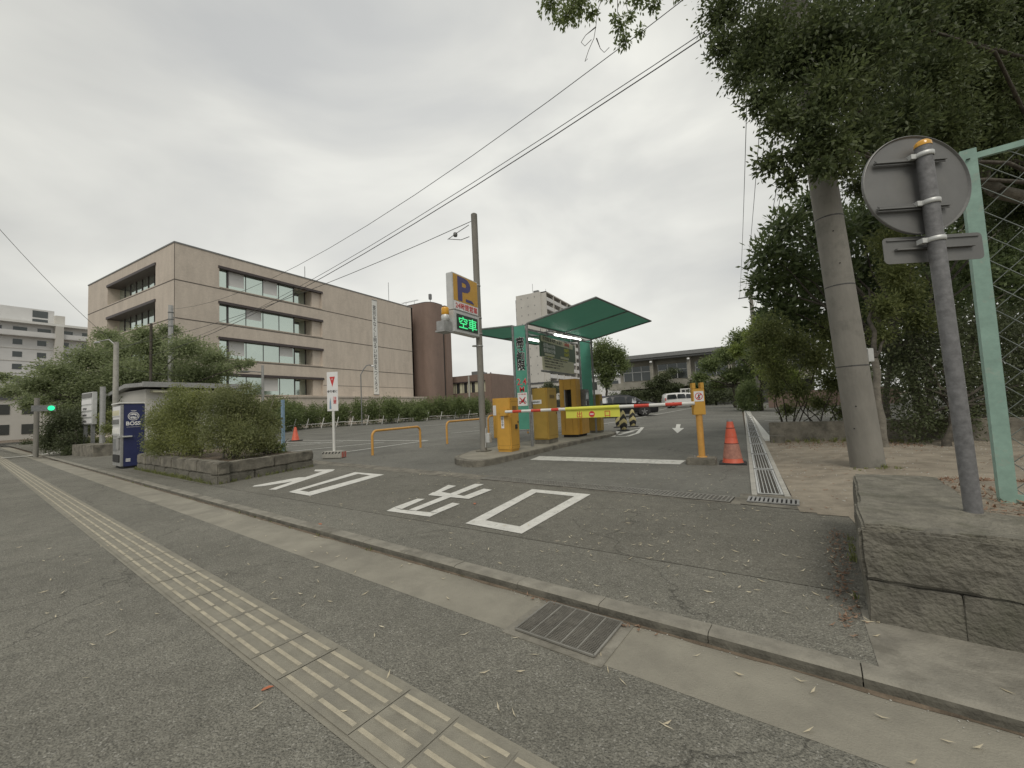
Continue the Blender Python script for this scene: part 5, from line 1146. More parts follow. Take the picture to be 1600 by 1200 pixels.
# ------------------------------------------------------------------ two storey concrete hall on the right
def hall():
    Y = 70.; x0, x1 = -17.6, 9; t = thing('concrete_hall', 'two storey grey concrete hall with deep eaves behind the parked cars', 'building')
    MB().box(x0, x1, Y, Y+12, .2, 8.4).build('wall', 'bldg_g', t)
    MB().box(x0-.2, x1+.5, Y-2.2, Y+12.5, 8.4, 9.0).box(x0-.2, x1+.5, Y-1.9, Y+12, 8.1, 8.4).build('roof', 'frame_g', t)
    MB().box(x0-1.4, x1, Y-2.0, Y-.01, 3.5, 4.6).build('balcony', 'bldg_g', t)
    MB().box(x0+1, x1, Y-1.2, Y-.02, .3, 3.3).build('lower_shade_block', 'inner', t)  # solid dark block, its colour standing for shade below the balcony
    mb = MB(); k = 0
    xx = x0+.6
    while xx < x1-2:
        mb = MB().box(xx, xx+4.4, Y-.05, Y-.01, 4.9, 7.3); wo = mb.build('window', 'glass_d', t)
        f_ = MB()
        for j in range(4): f_.box(xx+j*1.46, xx+j*1.46+.09, Y-.12, Y-.05, 4.9, 7.3)
        f_.box(xx, xx+4.4, Y-.12, Y-.05, 6.3, 6.4); f_.build('frame', 'alu', wo); 
        if k % 3 == 1: MB().box(xx+.1, xx+1.4, Y-.045+.0-.02, Y-.051, 5, 6.2).build('blind', 'cream', wo)
        MB().box(xx+4.6, xx+5.1, Y-1.5, Y-.01, 4.6, 8.1).build('column', 'bldg_g', t)
        MB().lathe([(0, -.2), (.22, -.1), (.22, .1), (0, .2)], 10, c=(xx+4.85, Y-1.75, 7.7)).build('globe_lamp', 'white_s', t)
        xx += 5.6; k += 1
hall()
# signboard behind the van
p = at(1075, 618, 60); t = thing('entrance_board', 'white notice board with three black characters behind the white van', 'sign', (p.x, p.y, .4), -.1)
MB().box(-1.05, 1.05, 0, .1, 1.15, 2.65, 0).build('panel', 'white', t); MB().box(-.9, -.8, .02, .08, 0, 1.15).box(.8, .9, .02, .08, 0, 1.15).build('legs', 'frame_g', t)
text('事務口', .56, (0, -.01, 2.02), (1, 0, 0), (0, 0, 1), 'blk_txt', t, bold=.04, ax='CENTER', sx=1.05); text('関係者以外立入禁止', .14, (0, -.01, 1.72), (1, 0, 0), (0, 0, 1), 'blk_txt', t, ax='CENTER', bold=.004)
# office hut with pitched metal roof (behind the azaleas)
t = thing('site_hut', 'low hut with a grey metal roof and white fascia behind the azalea bushes', 'hut')
MB().box(-32.5, -28.3, 9.7, 14.7, 0, 3.2).build('wall', 'apt', t)
MB().ext([(-34.2, 9.4, 2.98), (-30.2, 9.4, 3.60), (-27.9, 9.4, 3.52), (-27.9, 9.4, 3.32), (-30.2, 9.4, 3.38), (-34.2, 9.4, 2.80)], (0, 5.6, 0)).build('roof', 'steel', t)
MB().box(-27.9, -27.82, 9.4, 15.0, 3.30, 3.58).build('gutter', 'steel', t); MB().box(-28.5, -27.95, 9.9, 14.6, 3.02, 3.12).build('fascia', 'cream', t)
MB().box(-28.51, -28.44, 10.4, 12.0, 1.2, 2.5).box(-28.51, -28.44, 12.6, 14.2, 1.2, 2.5).build('window', 'glass_d', t)
# notice board on the stone planter
a = onY(128, 612, 7.2); b = onY(145, 612, 7.2); z1 = b.z; z0 = onY(145, 663, 7.2).z
t = thing('notice_board', 'white notice board on two grey posts above the stone planter', 'notice board', (a.x, 7.2, .4), 0)
w0 = b.x-a.x
MB().box(0, w0, 0, .16, z0-.4, z1-.4, 0, .01).build('board', 'alu', t)
for k, m_ in enumerate(('sign_back', 'white_s', 'white_s', 'white_s', 'white_s')):
    hh = (z1-z0)/5; zz = z1-.4-hh*(k+1); MB().box(.06, w0-.1, -.02, -.002, zz+.05, zz+hh-.05).build('notice', m_, t)
    if k > 1: text('空室案内', hh*.36, (w0*.16, -.026, zz+hh*.32), (1, 0, 0), (0, 0, 1), 'blk_txt', t, sx=1.2)
for xx in (.25, w0-.2): MB().box(xx-.07, xx+.07, .02, .14, -.4, z0-.4).build('leg', 'frame_g', t)
# traffic signal
p = at(56, 700, 18.5); t = thing('traffic_signal', 'traffic signal showing a green light on a concrete pole at the far left', 'traffic signal', (p.x, p.y, 0))
hp = at(56, 625, 18.5).z; MB().tube([(0, 0, 0), (0, 0, hp+.1)], .09, 12).build('pole', 'pole_c', t)
q = at(80, 637.5, 18)-Vector((p.x, p.y, 0)); dv_ = Vector((q.x, q.y, 0)).normalized()
MB().tube([(0, 0, q.z), (q.x*.3, q.y*.3, q.z)], .05, 6).build('arm', 'frame_g', t)
cd = -Vector(at(80, 637, 18)); cd.z = 0; cd.normalize(); sdv = Vector((-cd.y, cd.x, 0))
MB().obox(q-sdv*.0-cd*.15+sdv*(-.22 if sdv.dot(CX) > 0 else .22), sdv*.36, cd*.06, (0, 0, .13)).build('housing', 'frame_g', t)
pts = [q+sdv*.105*math.cos(k*math.pi/10)+Vector((0, 0, .105*math.sin(k*math.pi/10))) for k in range(20)]
MB().ext([v-cd*.09 for v in pts], cd*.02).build('green_lens', 'sig', t)
# blue blurred sign far off behind the pay machines
p = at(944, 613, 62); t = thing('direction_sign', 'small blue and white sign standing far off beside the dark parked car', 'sign', (p.x, p.y, .4))
MB().tube([(0, 0, 0), (0, 0, 1.6)], .05, 6).build('post', 'frame_g', t); MB().box(-.55, .55, -.08, 0, 1.2, 3.6).build('panel', 'white_s', t); MB().box(-.5, .5, -.1, -.081, 1.3, 2.1).build('blue_band', 'blue_s', t)
# ------------------------------------------------------------------ cars
def car(name, label, p, rz, m, Lc, Wc, prof, belt, wb, wr=.33, van=False):
    """prof: (x, ztop) outline from tail to nose; belt: belt height by x; x forward"""
    t = thing(name, label, 'car', p, rz)
    xs_ = [q[0] for q in prof]; st = []
    W2 = Wc/2
    for x, zt in prof:
        zb = belt(x); tip = min(1, .80+.20*min(1, (Lc/2-abs(x))/.55)) if abs(x) > Lc/2-.55 else 1
        low = .24 if abs(x) < Lc/2-.2 else .34
        cab_ = zt > zb+.12
        wt = W2*(.76 if cab_ else .88)*tip
        zs_ = min(zb, zt-.02)
        half = [(W2*.90*tip, low), (W2*.985*tip, low+.16), (W2*tip, (low+zs_)/2+.05), (W2*.965*tip, zs_), (wt+.02 if cab_ else wt, zs_+(zt-zs_)*.82 if cab_ else (zs_+zt)/2), (wt*.86, zt-.01 if cab_ else zt-.005), (0, zt+.012)]
        ring_ = [(x, -y, z) for y, z in half]+[(x, y, z) for y, z in half[-2::-1]]
        st.append(ring_)
    mb = MB(); n = len(st[0]); vv = [v for s_ in st for v in s_]
    mb.add(vv, [(i*n+k, i*n+k+1, (i+1)*n+k+1, (i+1)*n+k) for i in range(len(st)-1) for k in range(n-1)]+[(i*n+n-1, i*n, (i+1)*n, (i+1)*n+n-1) for i in range(len(st)-1)], 0, False)
    mb.add(st[0], [tuple(range(n))]); mb.add(st[-1], [tuple(range(n))[::-1]])
    body = mb.build('body', m, t)
    # side glass following the cabin surface
    def side(x, f_, s_):
        for a_, b_ in zip(prof, prof[1:]):
            if a_[0] <= x <= b_[0]:
                zt = a_[1]+(b_[1]-a_[1])*(x-a_[0])/(b_[0]-a_[0]); zb = belt(x); wt = W2*.76+.02
                zm = zb+(zt-zb)*.82; return (x, s_*((W2*.965)+(wt-W2*.965)*f_+.045), zb+(zm-zb)*f_)
    for s_ in (-1, 1):
        for (a_, b_, sl0, sl1) in van['glass'] if isinstance(van, dict) else ():
            g = MB(); K_ = 10; lo_ = []; hi_ = []
            for k in range(K_+1):
                x = a_+(b_-a_)*k/K_; ft = .94*min(1, (x-a_+.02)/max(sl0, .02), (b_-x+.02)/max(sl1, .02)); lo_.append(side(x, .05, s_)); hi_.append(side(x, max(.06, ft), s_))
            g.add(lo_+hi_, [(k, k+1, K_+2+k, K_+1+k) for k in range(K_)]); g.build('side_window', 'glass_car', t)
    fx = van['ws']; rx = van['rw']
    def topz(x):
        for a_, b_ in zip(prof, prof[1:]):
            if a_[0] <= x <= b_[0]: return a_[1]+(b_[1]-a_[1])*(x-a_[0])/(b_[0]-a_[0])
    for nm, (a_, b_) in (('windscreen', fx), ('rear_window', rx)):
        q = [(a_, -W2*.60, topz(a_)+.02), (a_, W2*.60, topz(a_)+.02), (b_, W2*.68, topz(b_)+.02), (b_, -W2*.68, topz(b_)+.02)]; MB().add(q, [(0, 1, 2, 3)]).build(nm, 'glass_car', t)
    for sx_ in (wb/2+van.get('wo', 0), -wb/2+van.get('wo', 0)):
        for s_ in (-1, 1):
            # arch
            A = MB(); k = 18; y0 = s_*(W2+.002); pts = [(sx_+(wr+.07)*math.cos(a_), y0, wr+(wr+.07)*math.sin(a_)) for a_ in [math.pi*(-.12)+math.pi*1.24*j/k for j in range(k+1)]]
            A.ext(pts, (0, -s_*.1, 0)); A.build('wheel_arch', 'rubber', t)
            w_ = MB(); prf = [(wr*.62, .0), (wr*.9, 0), (wr, .03), (wr, .17), (wr*.9, .20), (wr*.6, .2)]
            vs_ = []; n_ = 28
            for r_, o_ in prf:
                for j in range(n_): a_ = 2*math.pi*j/n_; vs_.append((sx_+r_*math.cos(a_), s_*(W2+.015-o_), wr+r_*math.sin(a_)))
            w_.add(vs_, [(i*n_+j, i*n_+(j+1) % n_, (i+1)*n_+(j+1) % n_, (i+1)*n_+j) for i in range(len(prf)-1) for j in range(n_)], 0, True); wo = w_.build('wheel', 'rubber', t)
            r_ = MB(); pts = [(sx_+wr*.62*math.cos(2*math.pi*j/n_), s_*(W2-.03), wr+wr*.62*math.sin(2*math.pi*j/n_)) for j in range(n_)]; r_.add(pts, [tuple(range(n_))], 1)
            for j in range(5):
                a_ = 2*math.pi*j/5+.3; c_, s2 = math.cos(a_), math.sin(a_)
                r_.obox((sx_+wr*.34*c_, s_*(W2-.005), wr+wr*.34*s2), (wr*.29*c_, 0, wr*.29*s2), (0, .012, 0), (-.035*s2, 0, .035*c_), 0)
            r_.lathe([(0, 0), (0, 0)], 3); ro = r_.build('rim', ['rim', 'rubber'], wo)
    nx = Lc/2
    for s_ in (-1, 1):
        MB().obox((nx-.34, s_*W2*.80, van['hl']), (.26, 0, -.02), (-.05*s_, .07, 0) if False else (0, .12, 0), (-.05, 0, .06)).build('headlight', 'lamp', t)
        MB().obox((-nx+.10, s_*W2*.82, van['tl']), (.05, 0, 0), (0, .10, 0), (0, 0, .16)).build('tail_light', 'red_s', t)
        MB().obox((van['mx'], s_*(W2+.10), van['mz']), (.07, 0, 0), (0, .10, 0), (0, 0, .07)).build('mirror', m, t)
    MB().box(nx-.10, nx-.0, -W2*.5, W2*.5, .62, .80).build('grille', 'rubber', t); MB().box(nx-.16, nx-.02, -W2*.62, W2*.62, .26, .50).build('bumper_intake', 'rubber', t)
    MB().box(nx-.02, nx+.01, -.22, .22, .50, .62).build('number_plate', 'white_s', t)
    for s_ in (-1, 1): MB().box(-wb/2+.5, wb/2-.5, s_*(W2-.01)-.02, s_*(W2-.01)+.02, .22, .34).build('sill_strip', 'rubber' if m == 'car_blk' else 'alu', t)
    return t
suv = [(-2.35, .80), (-2.32, 1.05), (-2.1, 1.30), (-1.75, 1.55), (-1.2, 1.66), (-.4, 1.69), (.25, 1.66), (.75, 1.48), (1.15, 1.22), (1.32, 1.12), (1.7, 1.06), (2.1, .97), (2.28, .84), (2.36, .66)]
# heading to the right, roughly square to the line of sight
c0 = gs(1026, 649); fwd = Vector((.93, .37, 0)).normalized()
ctr = Vector((c0.x, c0.y, 0))-fwd*2.35
car('parked_car', 'black crossover car parked facing right behind the striped barrier', (ctr.x, ctr.y, zg(ctr.y)), math.atan2(fwd.y, fwd.x), 'car_blk', 4.72, 1.84, suv, lambda x: 1.02+.03*(-x), 2.66, .36,
    dict(glass=[(-1.85, -.95, .25, .05), (-.88, .02, .04, .04), (.08, 1.02, .03, .42)], ws=(1.22, .45), rw=(-2.2, -1.7), hl=.80, tl=.98, mx=.85, mz=1.10))
vanp = [(-2.38, .9), (-2.36, 1.3), (-2.28, 1.68), (-2.1, 1.82), (-1.0, 1.88), (.2, 1.87), (.9, 1.74), (1.35, 1.42), (1.62, 1.16), (2.0, 1.06), (2.25, .92), (2.38, .68)]
vp = gs(1065, 637); fv = Vector((.90, .43, 0)).normalized()
car('parked_van', 'white minivan parked facing right in front of the dark trees', (vp.x+.1, vp.y+.6, zg(vp.y)), math.atan2(fv.y, fv.x), 'car_wht', 4.77, 1.73, vanp, lambda x: 1.12, 2.85, .33,
    dict(glass=[(-2.15, -.95, .1, .04), (-.88, .12, .04, .04), (.18, 1.28, .03, .5)], ws=(1.5, .98), rw=(-2.34, -2.2), hl=.88, tl=1.1, mx=1.05, mz=1.18))
# ------------------------------------------------------------------ vegetation
M['lf_shrub'] = leafmat('leaf_shrub', (0.09, 0.112, 0.045), (0.26, 0.29, 0.11), .4)
def cl(px, py, d, rpx, fz=1.0): r = rpx*d/FPX; return (tuple(at(px, py, d)), (r, r, r*fz))
def limb(mb, a, b, r0, r1, wob=.15, n=6, seed=0):
    random.seed(seed); a = Vector(a); b = Vector(b); pts = [a.lerp(b, i/n)+(Vector((random.uniform(-1, 1), random.uniform(-1, 1), random.uniform(-.5, .5)))*wob if 0 < i < n else Vector()) for i in range(n+1)]
    mb.tube(pts, [r0+(r1-r0)*i/n for i in range(n+1)], 9); return pts
def tree(name, label, base, clumps, nleaf, ll, lw, m, trunk_r, seed=1, group=None, fork=None, bark='bark', nl=26, lr=.45, **kw):
    base = Vector(base); t = thing(name, label, 'tree' if 'tree' in name or 'pine' in name else 'shrub', base, 0, group)
    loc = [((c[0]-base.x, c[1]-base.y, c[2]-base.z), r) for c, r in clumps]
    cz = sum(c[2] for c, r in loc)/len(loc); cx_ = sum(c[0] for c, r in loc)/len(loc); cy_ = sum(c[1] for c, r in loc)/len(loc)
    fk = Vector(fork) if fork else Vector((cx_*.3, cy_*.3, cz*.45))
    mb = MB(); limb(mb, (0, 0, -.1), fk, trunk_r, trunk_r*.72, trunk_r*.5, 5, seed)
    mb.build('trunk', bark, t)
    mb = MB()
    for i, (c, r) in enumerate(loc[::max(1, len(loc)//nl)][:nl]): limb(mb, fk+Vector((0, 0, -.05*i % .3)), c, trunk_r*lr, trunk_r*.05, Vector(c).length*.03, 5, seed+i)
    mb.build('limbs', bark, t)
    foliage('crown', loc, nleaf, ll, lw, m, t, seed, **kw); return t
# big evergreen over the right side
random.seed(11)
C = []
for px, py, d, r in ((1128, 18, 6.6, 40), (1128, 70, 6.4, 34), (1160, 110, 6.2, 38), (1190, 50, 6.2, 60), (1188, 155, 5.9, 36), (1230, 100, 5.9, 56), (1222, 185, 5.7, 36), (1205, 255, 5.7, 30), (1232, 285, 5.6, 22), (1255, 240, 5.5, 38),
    (1285, 50, 5.7, 70), (1295, 150, 5.5, 60), (1300, 225, 5.4, 42), (1282, 262, 5.3, 24), (1340, 215, 5.8, 48), (1345, 90, 5.6, 70), (1275, 190, 5.4, 40), (1320, 262, 5.6, 26), (1400, 30, 6.2, 80), (1400, 190, 6.4, 60), (1455, 120, 6.6, 70), (1500, 30, 7, 80),
    (1380, 250, 6.8, 40), (1480, 205, 7, 60), (1545, 130, 7.4, 75), (1545, 225, 7.6, 55), (1600, 190, 7.8, 70), (1640, 90, 8, 110), (1600, 20, 8, 70), (1160, -50, 6.6, 65), (1260, -70, 6.4, 85), (1390, -90, 6.8, 100), (1530, -90, 7.5, 100), (1690, -60, 8.5, 130), (1700, 220, 9, 90), (1340, 290, 9.4, 26),
    (1440, 60, 9.0, 110), (1330, 110, 8.8, 110), (1540, 60, 9.6, 130), (1480, 180, 9.6, 95), (1240, 60, 8.6, 90), (1400, 200, 9.6, 70), (1600, 230, 9.8, 80), (1560, 270, 10.2, 50), (1470, 270, 10.4, 40), (1180, 90, 8.2, 50), (1230, 170, 8.0, 44), (1640, 290, 10.5, 60), (1380, 290, 9.8, 40), (1430, 300, 10, 40), (1500, 300, 10.4, 46), (1420, 240, 9.4, 50), (1600, 320, 11, 60), (1520, 240, 9, 60), (1360, 200, 8.8, 60)):
    C.append(cl(px, py, d, r))
BT = (9.8, 15.2, .1)
big = tree('evergreen_tree', 'huge dark evergreen tree whose crown hangs over the whole right side', BT, C, 330000, .074, .032, 'lf_dark', .30, 3, fork=(-1.2, -.8, 4.2), nl=8, lr=.18, shell=.25)
mb = MB(); limb(mb, Vector((-1.2, -.8, 4.2)), Vector(at(1560, 300, 8.6))-Vector(BT), .16, .13, .05, 5, 4); limb(mb, Vector(at(1560, 300, 8.6))-Vector(BT), Vector(at(1470, 150, 9.0))-Vector(BT), .13, .06, .1, 6, 8); mb.build('branch', 'bark_l', big)
# overhanging spray at the top of the frame
C = [cl(*a) for a in ((860, 4, 6.2, 24), (885, 22, 6.2, 22), (905, 6, 6.2, 28), (925, 20, 6.2, 14), (872, 30, 6.1, 12), (970, 40, 6.0, 17), (975, 62, 6.0, 15), (1000, 48, 6.0, 11), (962, 28, 6, 10), (985, 24, 6.0, 12), (1020, 6, 6.2, 16), (1000, -8, 6.2, 24), (1058, -4, 6.2, 9), (950, -20, 6.2, 26), (900, -40, 6.3, 50), (1000, -60, 6.4, 50))]
C = [((c[0]-BT[0], c[1]-BT[1], c[2]-BT[2]), r) for c, r in C]
foliage('hanging_spray', C, 5200, .062, .030, 'lf_mid', big, 5, shell=.15, droop=.6)
mb = MB(); bo = Vector(BT); A_ = lambda px, py, d=6.1: Vector(at(px, py, d))-bo
for pts in ([(940, -60), (942, -5), (934, 15), (931, 42), (928, 60), (920, 78), (914, 96), (918, 92)], [(931, 42), (915, 55), (908, 66), (914, 72), (924, 62)], [(965, -60), (965, 20), (972, 50), (975, 75)], [(932, 60), (938, 76), (944, 82), (952, 74)], [(985, -40), (978, 6), (982, 20), (990, 15), (992, 4)], [(905, -60), (900, 0), (885, 25)], [(1010, -60), (1015, 5)]):
    mb.tube([A_(*p) for p in pts], [.010]+[.0045]*(len(pts)-1), 5)
P_ = [A_(1180, -160, 7.2), A_(1080, -130, 6.8), A_(1000, -70, 6.4), A_(900, -50, 6.2)]; mb.tube(P_, [.05, .035, .02, .012], 7)
mb.build('twigs', 'bark', big)
# broad leaved tree behind the utility pole
C = [cl(*a) for a in ((1200, 395, 12, 34), (1190, 440, 12, 28), (1230, 350, 12, 32), (1262, 322, 12.3, 26), (1235, 420, 12, 48), (1215, 480, 12, 36), (1250, 500, 12.2, 46), (1290, 370, 12.6, 50), (1290, 450, 12.6, 60), (1345, 350, 13, 50), (1350, 430, 13, 62), (1400, 370, 13.4, 48), (1405, 460, 13.4, 56), (1460, 400, 13.6, 46), (1450, 480, 13.6, 50), (1510, 430, 14, 60), (1560, 380, 14, 50), (1600, 440, 14, 70), (1330, 510, 12.6, 50), (1520, 330, 14, 50), (1440, 320, 13.6, 34), (1580, 310, 14, 40))]
tree('broadleaf_tree', 'broad leaved tree with large glossy leaves directly behind the thick utility pole', (4.0, 13.6, .3), C, 34000, .19, .078, 'lf_big', .12, 7, fork=(-.3, 0, 1.6), shell=.35, droop=-.2)
C = [cl(*a) for a in ((1205, 515, 11, 30), (1240, 540, 11, 36), (1190, 555, 11.2, 24), (1215, 580, 11.2, 28), (1270, 560, 11, 34), (1300, 600, 11, 28), (1325, 560, 11, 34), (1250, 610, 11, 24), (1180, 530, 11.4, 18), (1290, 520, 11.4, 34), (1210, 610, 11.3, 20), (1345, 610, 11.2, 26), (1280, 630, 11.4, 22), (1230, 640, 11.6, 16), (1320, 645, 11.5, 20))]
sb = gs(1245, 682); t = thing('thin_stemmed_shrub', 'feathery shrub on many thin bare stems beside the sandy ground', 'shrub', (sb.x, sb.y, hz(sb.x, sb.y)))
bo = Vector(t.location); mb = MB()
for i in range(13):
    a = Vector((random.uniform(-.35, .9), random.uniform(-.2, .3), -.02)); c = Vector(C[i % len(C)][0])-bo; limb(mb, a, c+Vector((random.uniform(-.2, .2), 0, -.1)), .018, .007, .06, 6, i)
mb.build('stems', 'bark', t)
foliage('crown', [((c[0]-bo.x, c[1]-bo.y, c[2]-bo.z), r) for c, r in C], 30000, .075, .030, 'lf_shrub', t, 9, shell=.1)
foliage('lower_leaves', [((.1, .1, .12), (.5, .3, .16)), ((.7, .1, .1), (.4, .25, .14)), ((-.15, -.2, .08), (.25, .2, .1))], 900, .07, .03, 'lf_azal', t, 10, shell=.1)
# second thin trunk
p = gs(1381, 702); t = thing('slender_tree', 'slender pale trunked tree just right of the thick utility pole', 'tree', (p.x-.05, p.y-.3, hz(p.x, p.y-.3)))
bo = Vector(t.location); mb = MB(); limb(mb, (0, 0, -.05), at(1366, 560, 8.2)-bo, .075, .06, .03, 6, 3); mb.build('trunk', 'bark_l', t)
mb = MB(); limb(mb, at(1366, 560, 8.2)-bo, at(1358, 450, 9.4)-bo, .05, .02, .05, 6, 5); limb(mb, at(1366, 560, 8.2)-bo, at(1400, 500, 9.4)-bo, .03, .01, .05, 6, 6); mb.build('limbs', 'bark', t)
C = [cl(*a) for a in ((1400, 430, 9, 34), (1380, 480, 8.9, 30), (1390, 380, 9.2, 34), (1430, 500, 9, 30), (1375, 520, 8.8, 22), (1420, 460, 9, 30))]
foliage('crown', [((c[0]-bo.x, c[1]-bo.y, c[2]-bo.z), r) for c, r in C], 9000, .08, .032, 'lf_shrub', t, 12, shell=.1)
# dark clipped hedge behind the fence
C = [cl(*a) for a in ((1425, 530, 9.2, 48), (1420, 600, 9.0, 48), (1470, 515, 9.2, 44), (1480, 580, 9.0, 56), (1430, 655, 8.8, 40), (1490, 650, 8.8, 44), (1545, 520, 9.4, 56), (1550, 600, 9.2, 60), (1560, 660, 9.0, 44), (1620, 530, 9.6, 70), (1630, 620, 9.4, 80), (1700, 560, 10, 110), (1395, 560, 9.6, 30))]
tree('tall_hedge', 'dark dense hedge filling the space behind the green fence', tuple(gs(1480, 700).xy)+(.1,), C, 42000, .07, .034, 'lf_hedge', .08, 21, shell=.45)
hb = thing('background_thicket', 'dark thicket of evergreens behind the tall hedge and the fence', 'shrub', (7, 22, .2))
C = [cl(*a) for a in ((1300, 560, 24, 50), (1360, 560, 24, 60), (1440, 560, 24, 70), (1530, 540, 24, 90), (1640, 520, 24, 110), (1360, 470, 26, 60), (1450, 450, 26, 70), (1560, 420, 26, 90), (1680, 380, 26, 120))]
foliage('crown', [((c[0]-7, c[1]-22, c[2]-.2), r) for c, r in C], 16000, .30, .17, 'lf_hedge', hb, 14, shell=.4)
mb = MB()
for i in range(9): limb(mb, (i*1.2-3, 0, -.1), (i*1.2-3+.4, .3, 3), .12, .07, .1, 4, i)
mb.build('trunks', 'bark', hb)
# maples on the far right of the car park
def far_tree(label, px, py0, d, cl_, n, ll, m, seed, name='maple_tree', grp='trees at the end of the car park', tr=.16):
    b_ = at(px, py0, d); b_.z = .35; tree(name, label, b_, [cl(*a) for a in cl_], n, ll, ll*.5, m, tr, seed, grp, shell=.3)
far_tree('spreading green tree above the clipped hedge left of the distant utility pole', 1150, 640, 40, [(1110, 570, 40, 20, .7), (1095, 590, 40, 14, .7), (1135, 555, 40, 22, .7), (1160, 530, 40, 24, .8), (1150, 585, 40, 24, .6), (1180, 560, 38, 26, .8), (1120, 600, 41, 16, .6), (1175, 590, 38, 18, .7), (1090, 605, 41, 10, .6), (1195, 520, 37, 18)], 22000, .22, 'lf_mid', 31)
far_tree('lighter green tree whose tip reaches above the far maple', 1190, 640, 30, [(1195, 505, 30, 22), (1175, 525, 30, 16), (1215, 540, 28, 28), (1200, 575, 28, 22), (1230, 590, 27, 22), (1150, 548, 31, 12)], 14000, .19, 'lf_lite', 32)
far_tree('dark drooping tree standing just right of the white van', 1120, 640, 56, [(1100, 612, 56, 20, .8), (1125, 615, 54, 22, .8), (1150, 618, 52, 18, .8), (1085, 600, 57, 12)], 7000, .24, 'lf_hedge', 33)
far_tree('round green tree showing between the shelter and the hall', 948, 640, 45, [(942, 548, 45, 22), (960, 555, 45, 20), (972, 570, 45, 15), (938, 575, 45, 19), (956, 580, 45, 17), (928, 562, 45, 16), (968, 556, 45, 14), (945, 596, 45, 13)], 16000, .2, 'lf_mid', 34, 'round_tree')
for i, (px, py, r, lb) in enumerate(((1022, 600, 14, 'left of the two dark pines in front of the hall'), (1042, 588, 16, 'taller of the two dark pines in front of the hall'))):
    far_tree(lb, px, 640, 62, [(px-4, py, 62, r, .5), (px+8, py-8, 62, r*.8, .5), (px, py+14, 62, r, .6), (px+14, py+16, 62, r*.8, .5), (px-12, py+12, 62, r*.6, .5)], 3500, .26, 'lf_hedge', 40+i, 'pine_tree', 'pines before the hall')
far_tree('small round dark tree seen above the cash cabinet', 857, 640, 60, [(857, 604, 60, 12, .8), (848, 610, 60, 8), (866, 610, 60, 8), (884, 620, 60, 12), (858, 622, 60, 12)], 3500, .24, 'lf_hedge', 44, 'round_tree')
hb = thing('hall_shrubs', 'row of dark shrubs along the foot of the hall behind the cars', 'shrub', (-8, 63, .3))
C = [cl(px, py, 62, r) for px, py, r in ((960, 624, 12), (975, 620, 12), (992, 618, 13), (1008, 620, 12), (1028, 618, 13), (1050, 617, 12), (1068, 620, 10), (1090, 622, 12), (1110, 624, 12), (1130, 625, 12))]
foliage('crown', [((c[0]+8, c[1]-63, c[2]-.3), r) for c, r in C], 9000, .24, .14, 'lf_hedge', hb, 46, shell=.4)
p = gs(1168, 642); t = thing('clipped_hedge', 'clipped rounded green hedge at the foot of the distant utility pole', 'hedge', (p.x, p.y, zg(p.y)))
foliage('foliage', [((0, .5, 1.0), (.75, .8, 1.15)), ((.5, -.5, .9), (.7, .8, 1.1)), ((-.2, 1.6, 1.0), (.7, .9, 1.1)), ((.2, 0, 1.5), (.7, .9, .8))], 9000, .12, .06, 'lf_mid', t, 47, shell=.7)
t = thing('brick_wall', 'low reddish wall behind the distant utility pole', 'wall', (4.5, 41, .3)); MB().box(-2.4, 6, -.1, .1, 0, 1.3).build('bricks', 'brown', t)
# hedge along the office side of the car park
HP = [gs(370, 688), gs(400, 682), gs(470, 671), gs(540, 666), gs(612, 661.5), gs(680, 656), gs(745, 652.5), gs(775, 650)]
C = []; rg_ = random.Random(4)
for a_, b_ in zip(HP, HP[1:]):
    k = max(2, int((b_-a_).length/1.3))
    for i in range(k):
        q = a_.lerp(b_, i/k)+Vector((-.9, .5, 0)); h_ = 2.45+rg_.uniform(-.3, .3); C.append(((q.x, q.y, q.z+h_*.55), (.95, .95, h_*.55)))
        C.append(((q.x-1.2, q.y+.6, q.z+h_*.6), (.9, .9, h_*.6)))
t = thing('long_hedge', 'long loose green hedge along the office side of the car park', 'hedge', tuple(HP[3])); bo = Vector(t.location)
foliage('foliage', [((c[0]-bo.x, c[1]-bo.y, c[2]-bo.z), r) for c, r in C], 90000, .17, .085, 'lf_mid', t, 50, shell=.55)
for i, (px, py, r, d_, lb) in enumerate(((612, 633, 13, 45, 'taller feathery bush rising out of the hedge in front of the blank wall'), (655, 640, 9, 48, 'smaller bush poking from the hedge below the brown stair tower'), (718, 628, 11, 52, 'taller bush in the hedge in front of the brown annex'))):
    C = [cl(px, py, d_-1, r), cl(px-8, py+8, d_-1, r*.8), cl(px+9, py+8, d_-1, r*.8), cl(px, py+12, d_-1, r)]
    b_ = at(px, py+20, d_-1); b_.z = .25; tree('tall_bush', lb, b_, C, 2600, .2, .08, 'lf_mid', .05, 60+i, 'taller bushes in the long hedge', shell=.15, droop=-.5)
t = thing('white_rail', 'leaning white posts and rail at the foot of the long hedge', 'rail', tuple(HP[3])); bo = Vector(t.location)
for i in range(1, len(HP)-2):
    a_, b_ = HP[i]-bo+Vector((.3, -.2, .45)), HP[i+1]-bo+Vector((.3, -.2, .5)); k = 3
    for j in range(k): q = a_.lerp(b_, (j+.3)/k); MB().tube([(q.x, q.y, q.z-.5), (q.x+.12, q.y+.25, q.z+.55)], .035, 6).build('post', 'white', t)
    mb = MB(); mb.tube([a_, a_.lerp(b_, .5)+Vector((0, 0, -.05)), b_], .025, 5); mb.build('rail', 'white', t)
mb = MB(); t = struct(grid_sheet('hedge_bed', [-1, 0], [0, 1], 0, 'soil')) if False else None
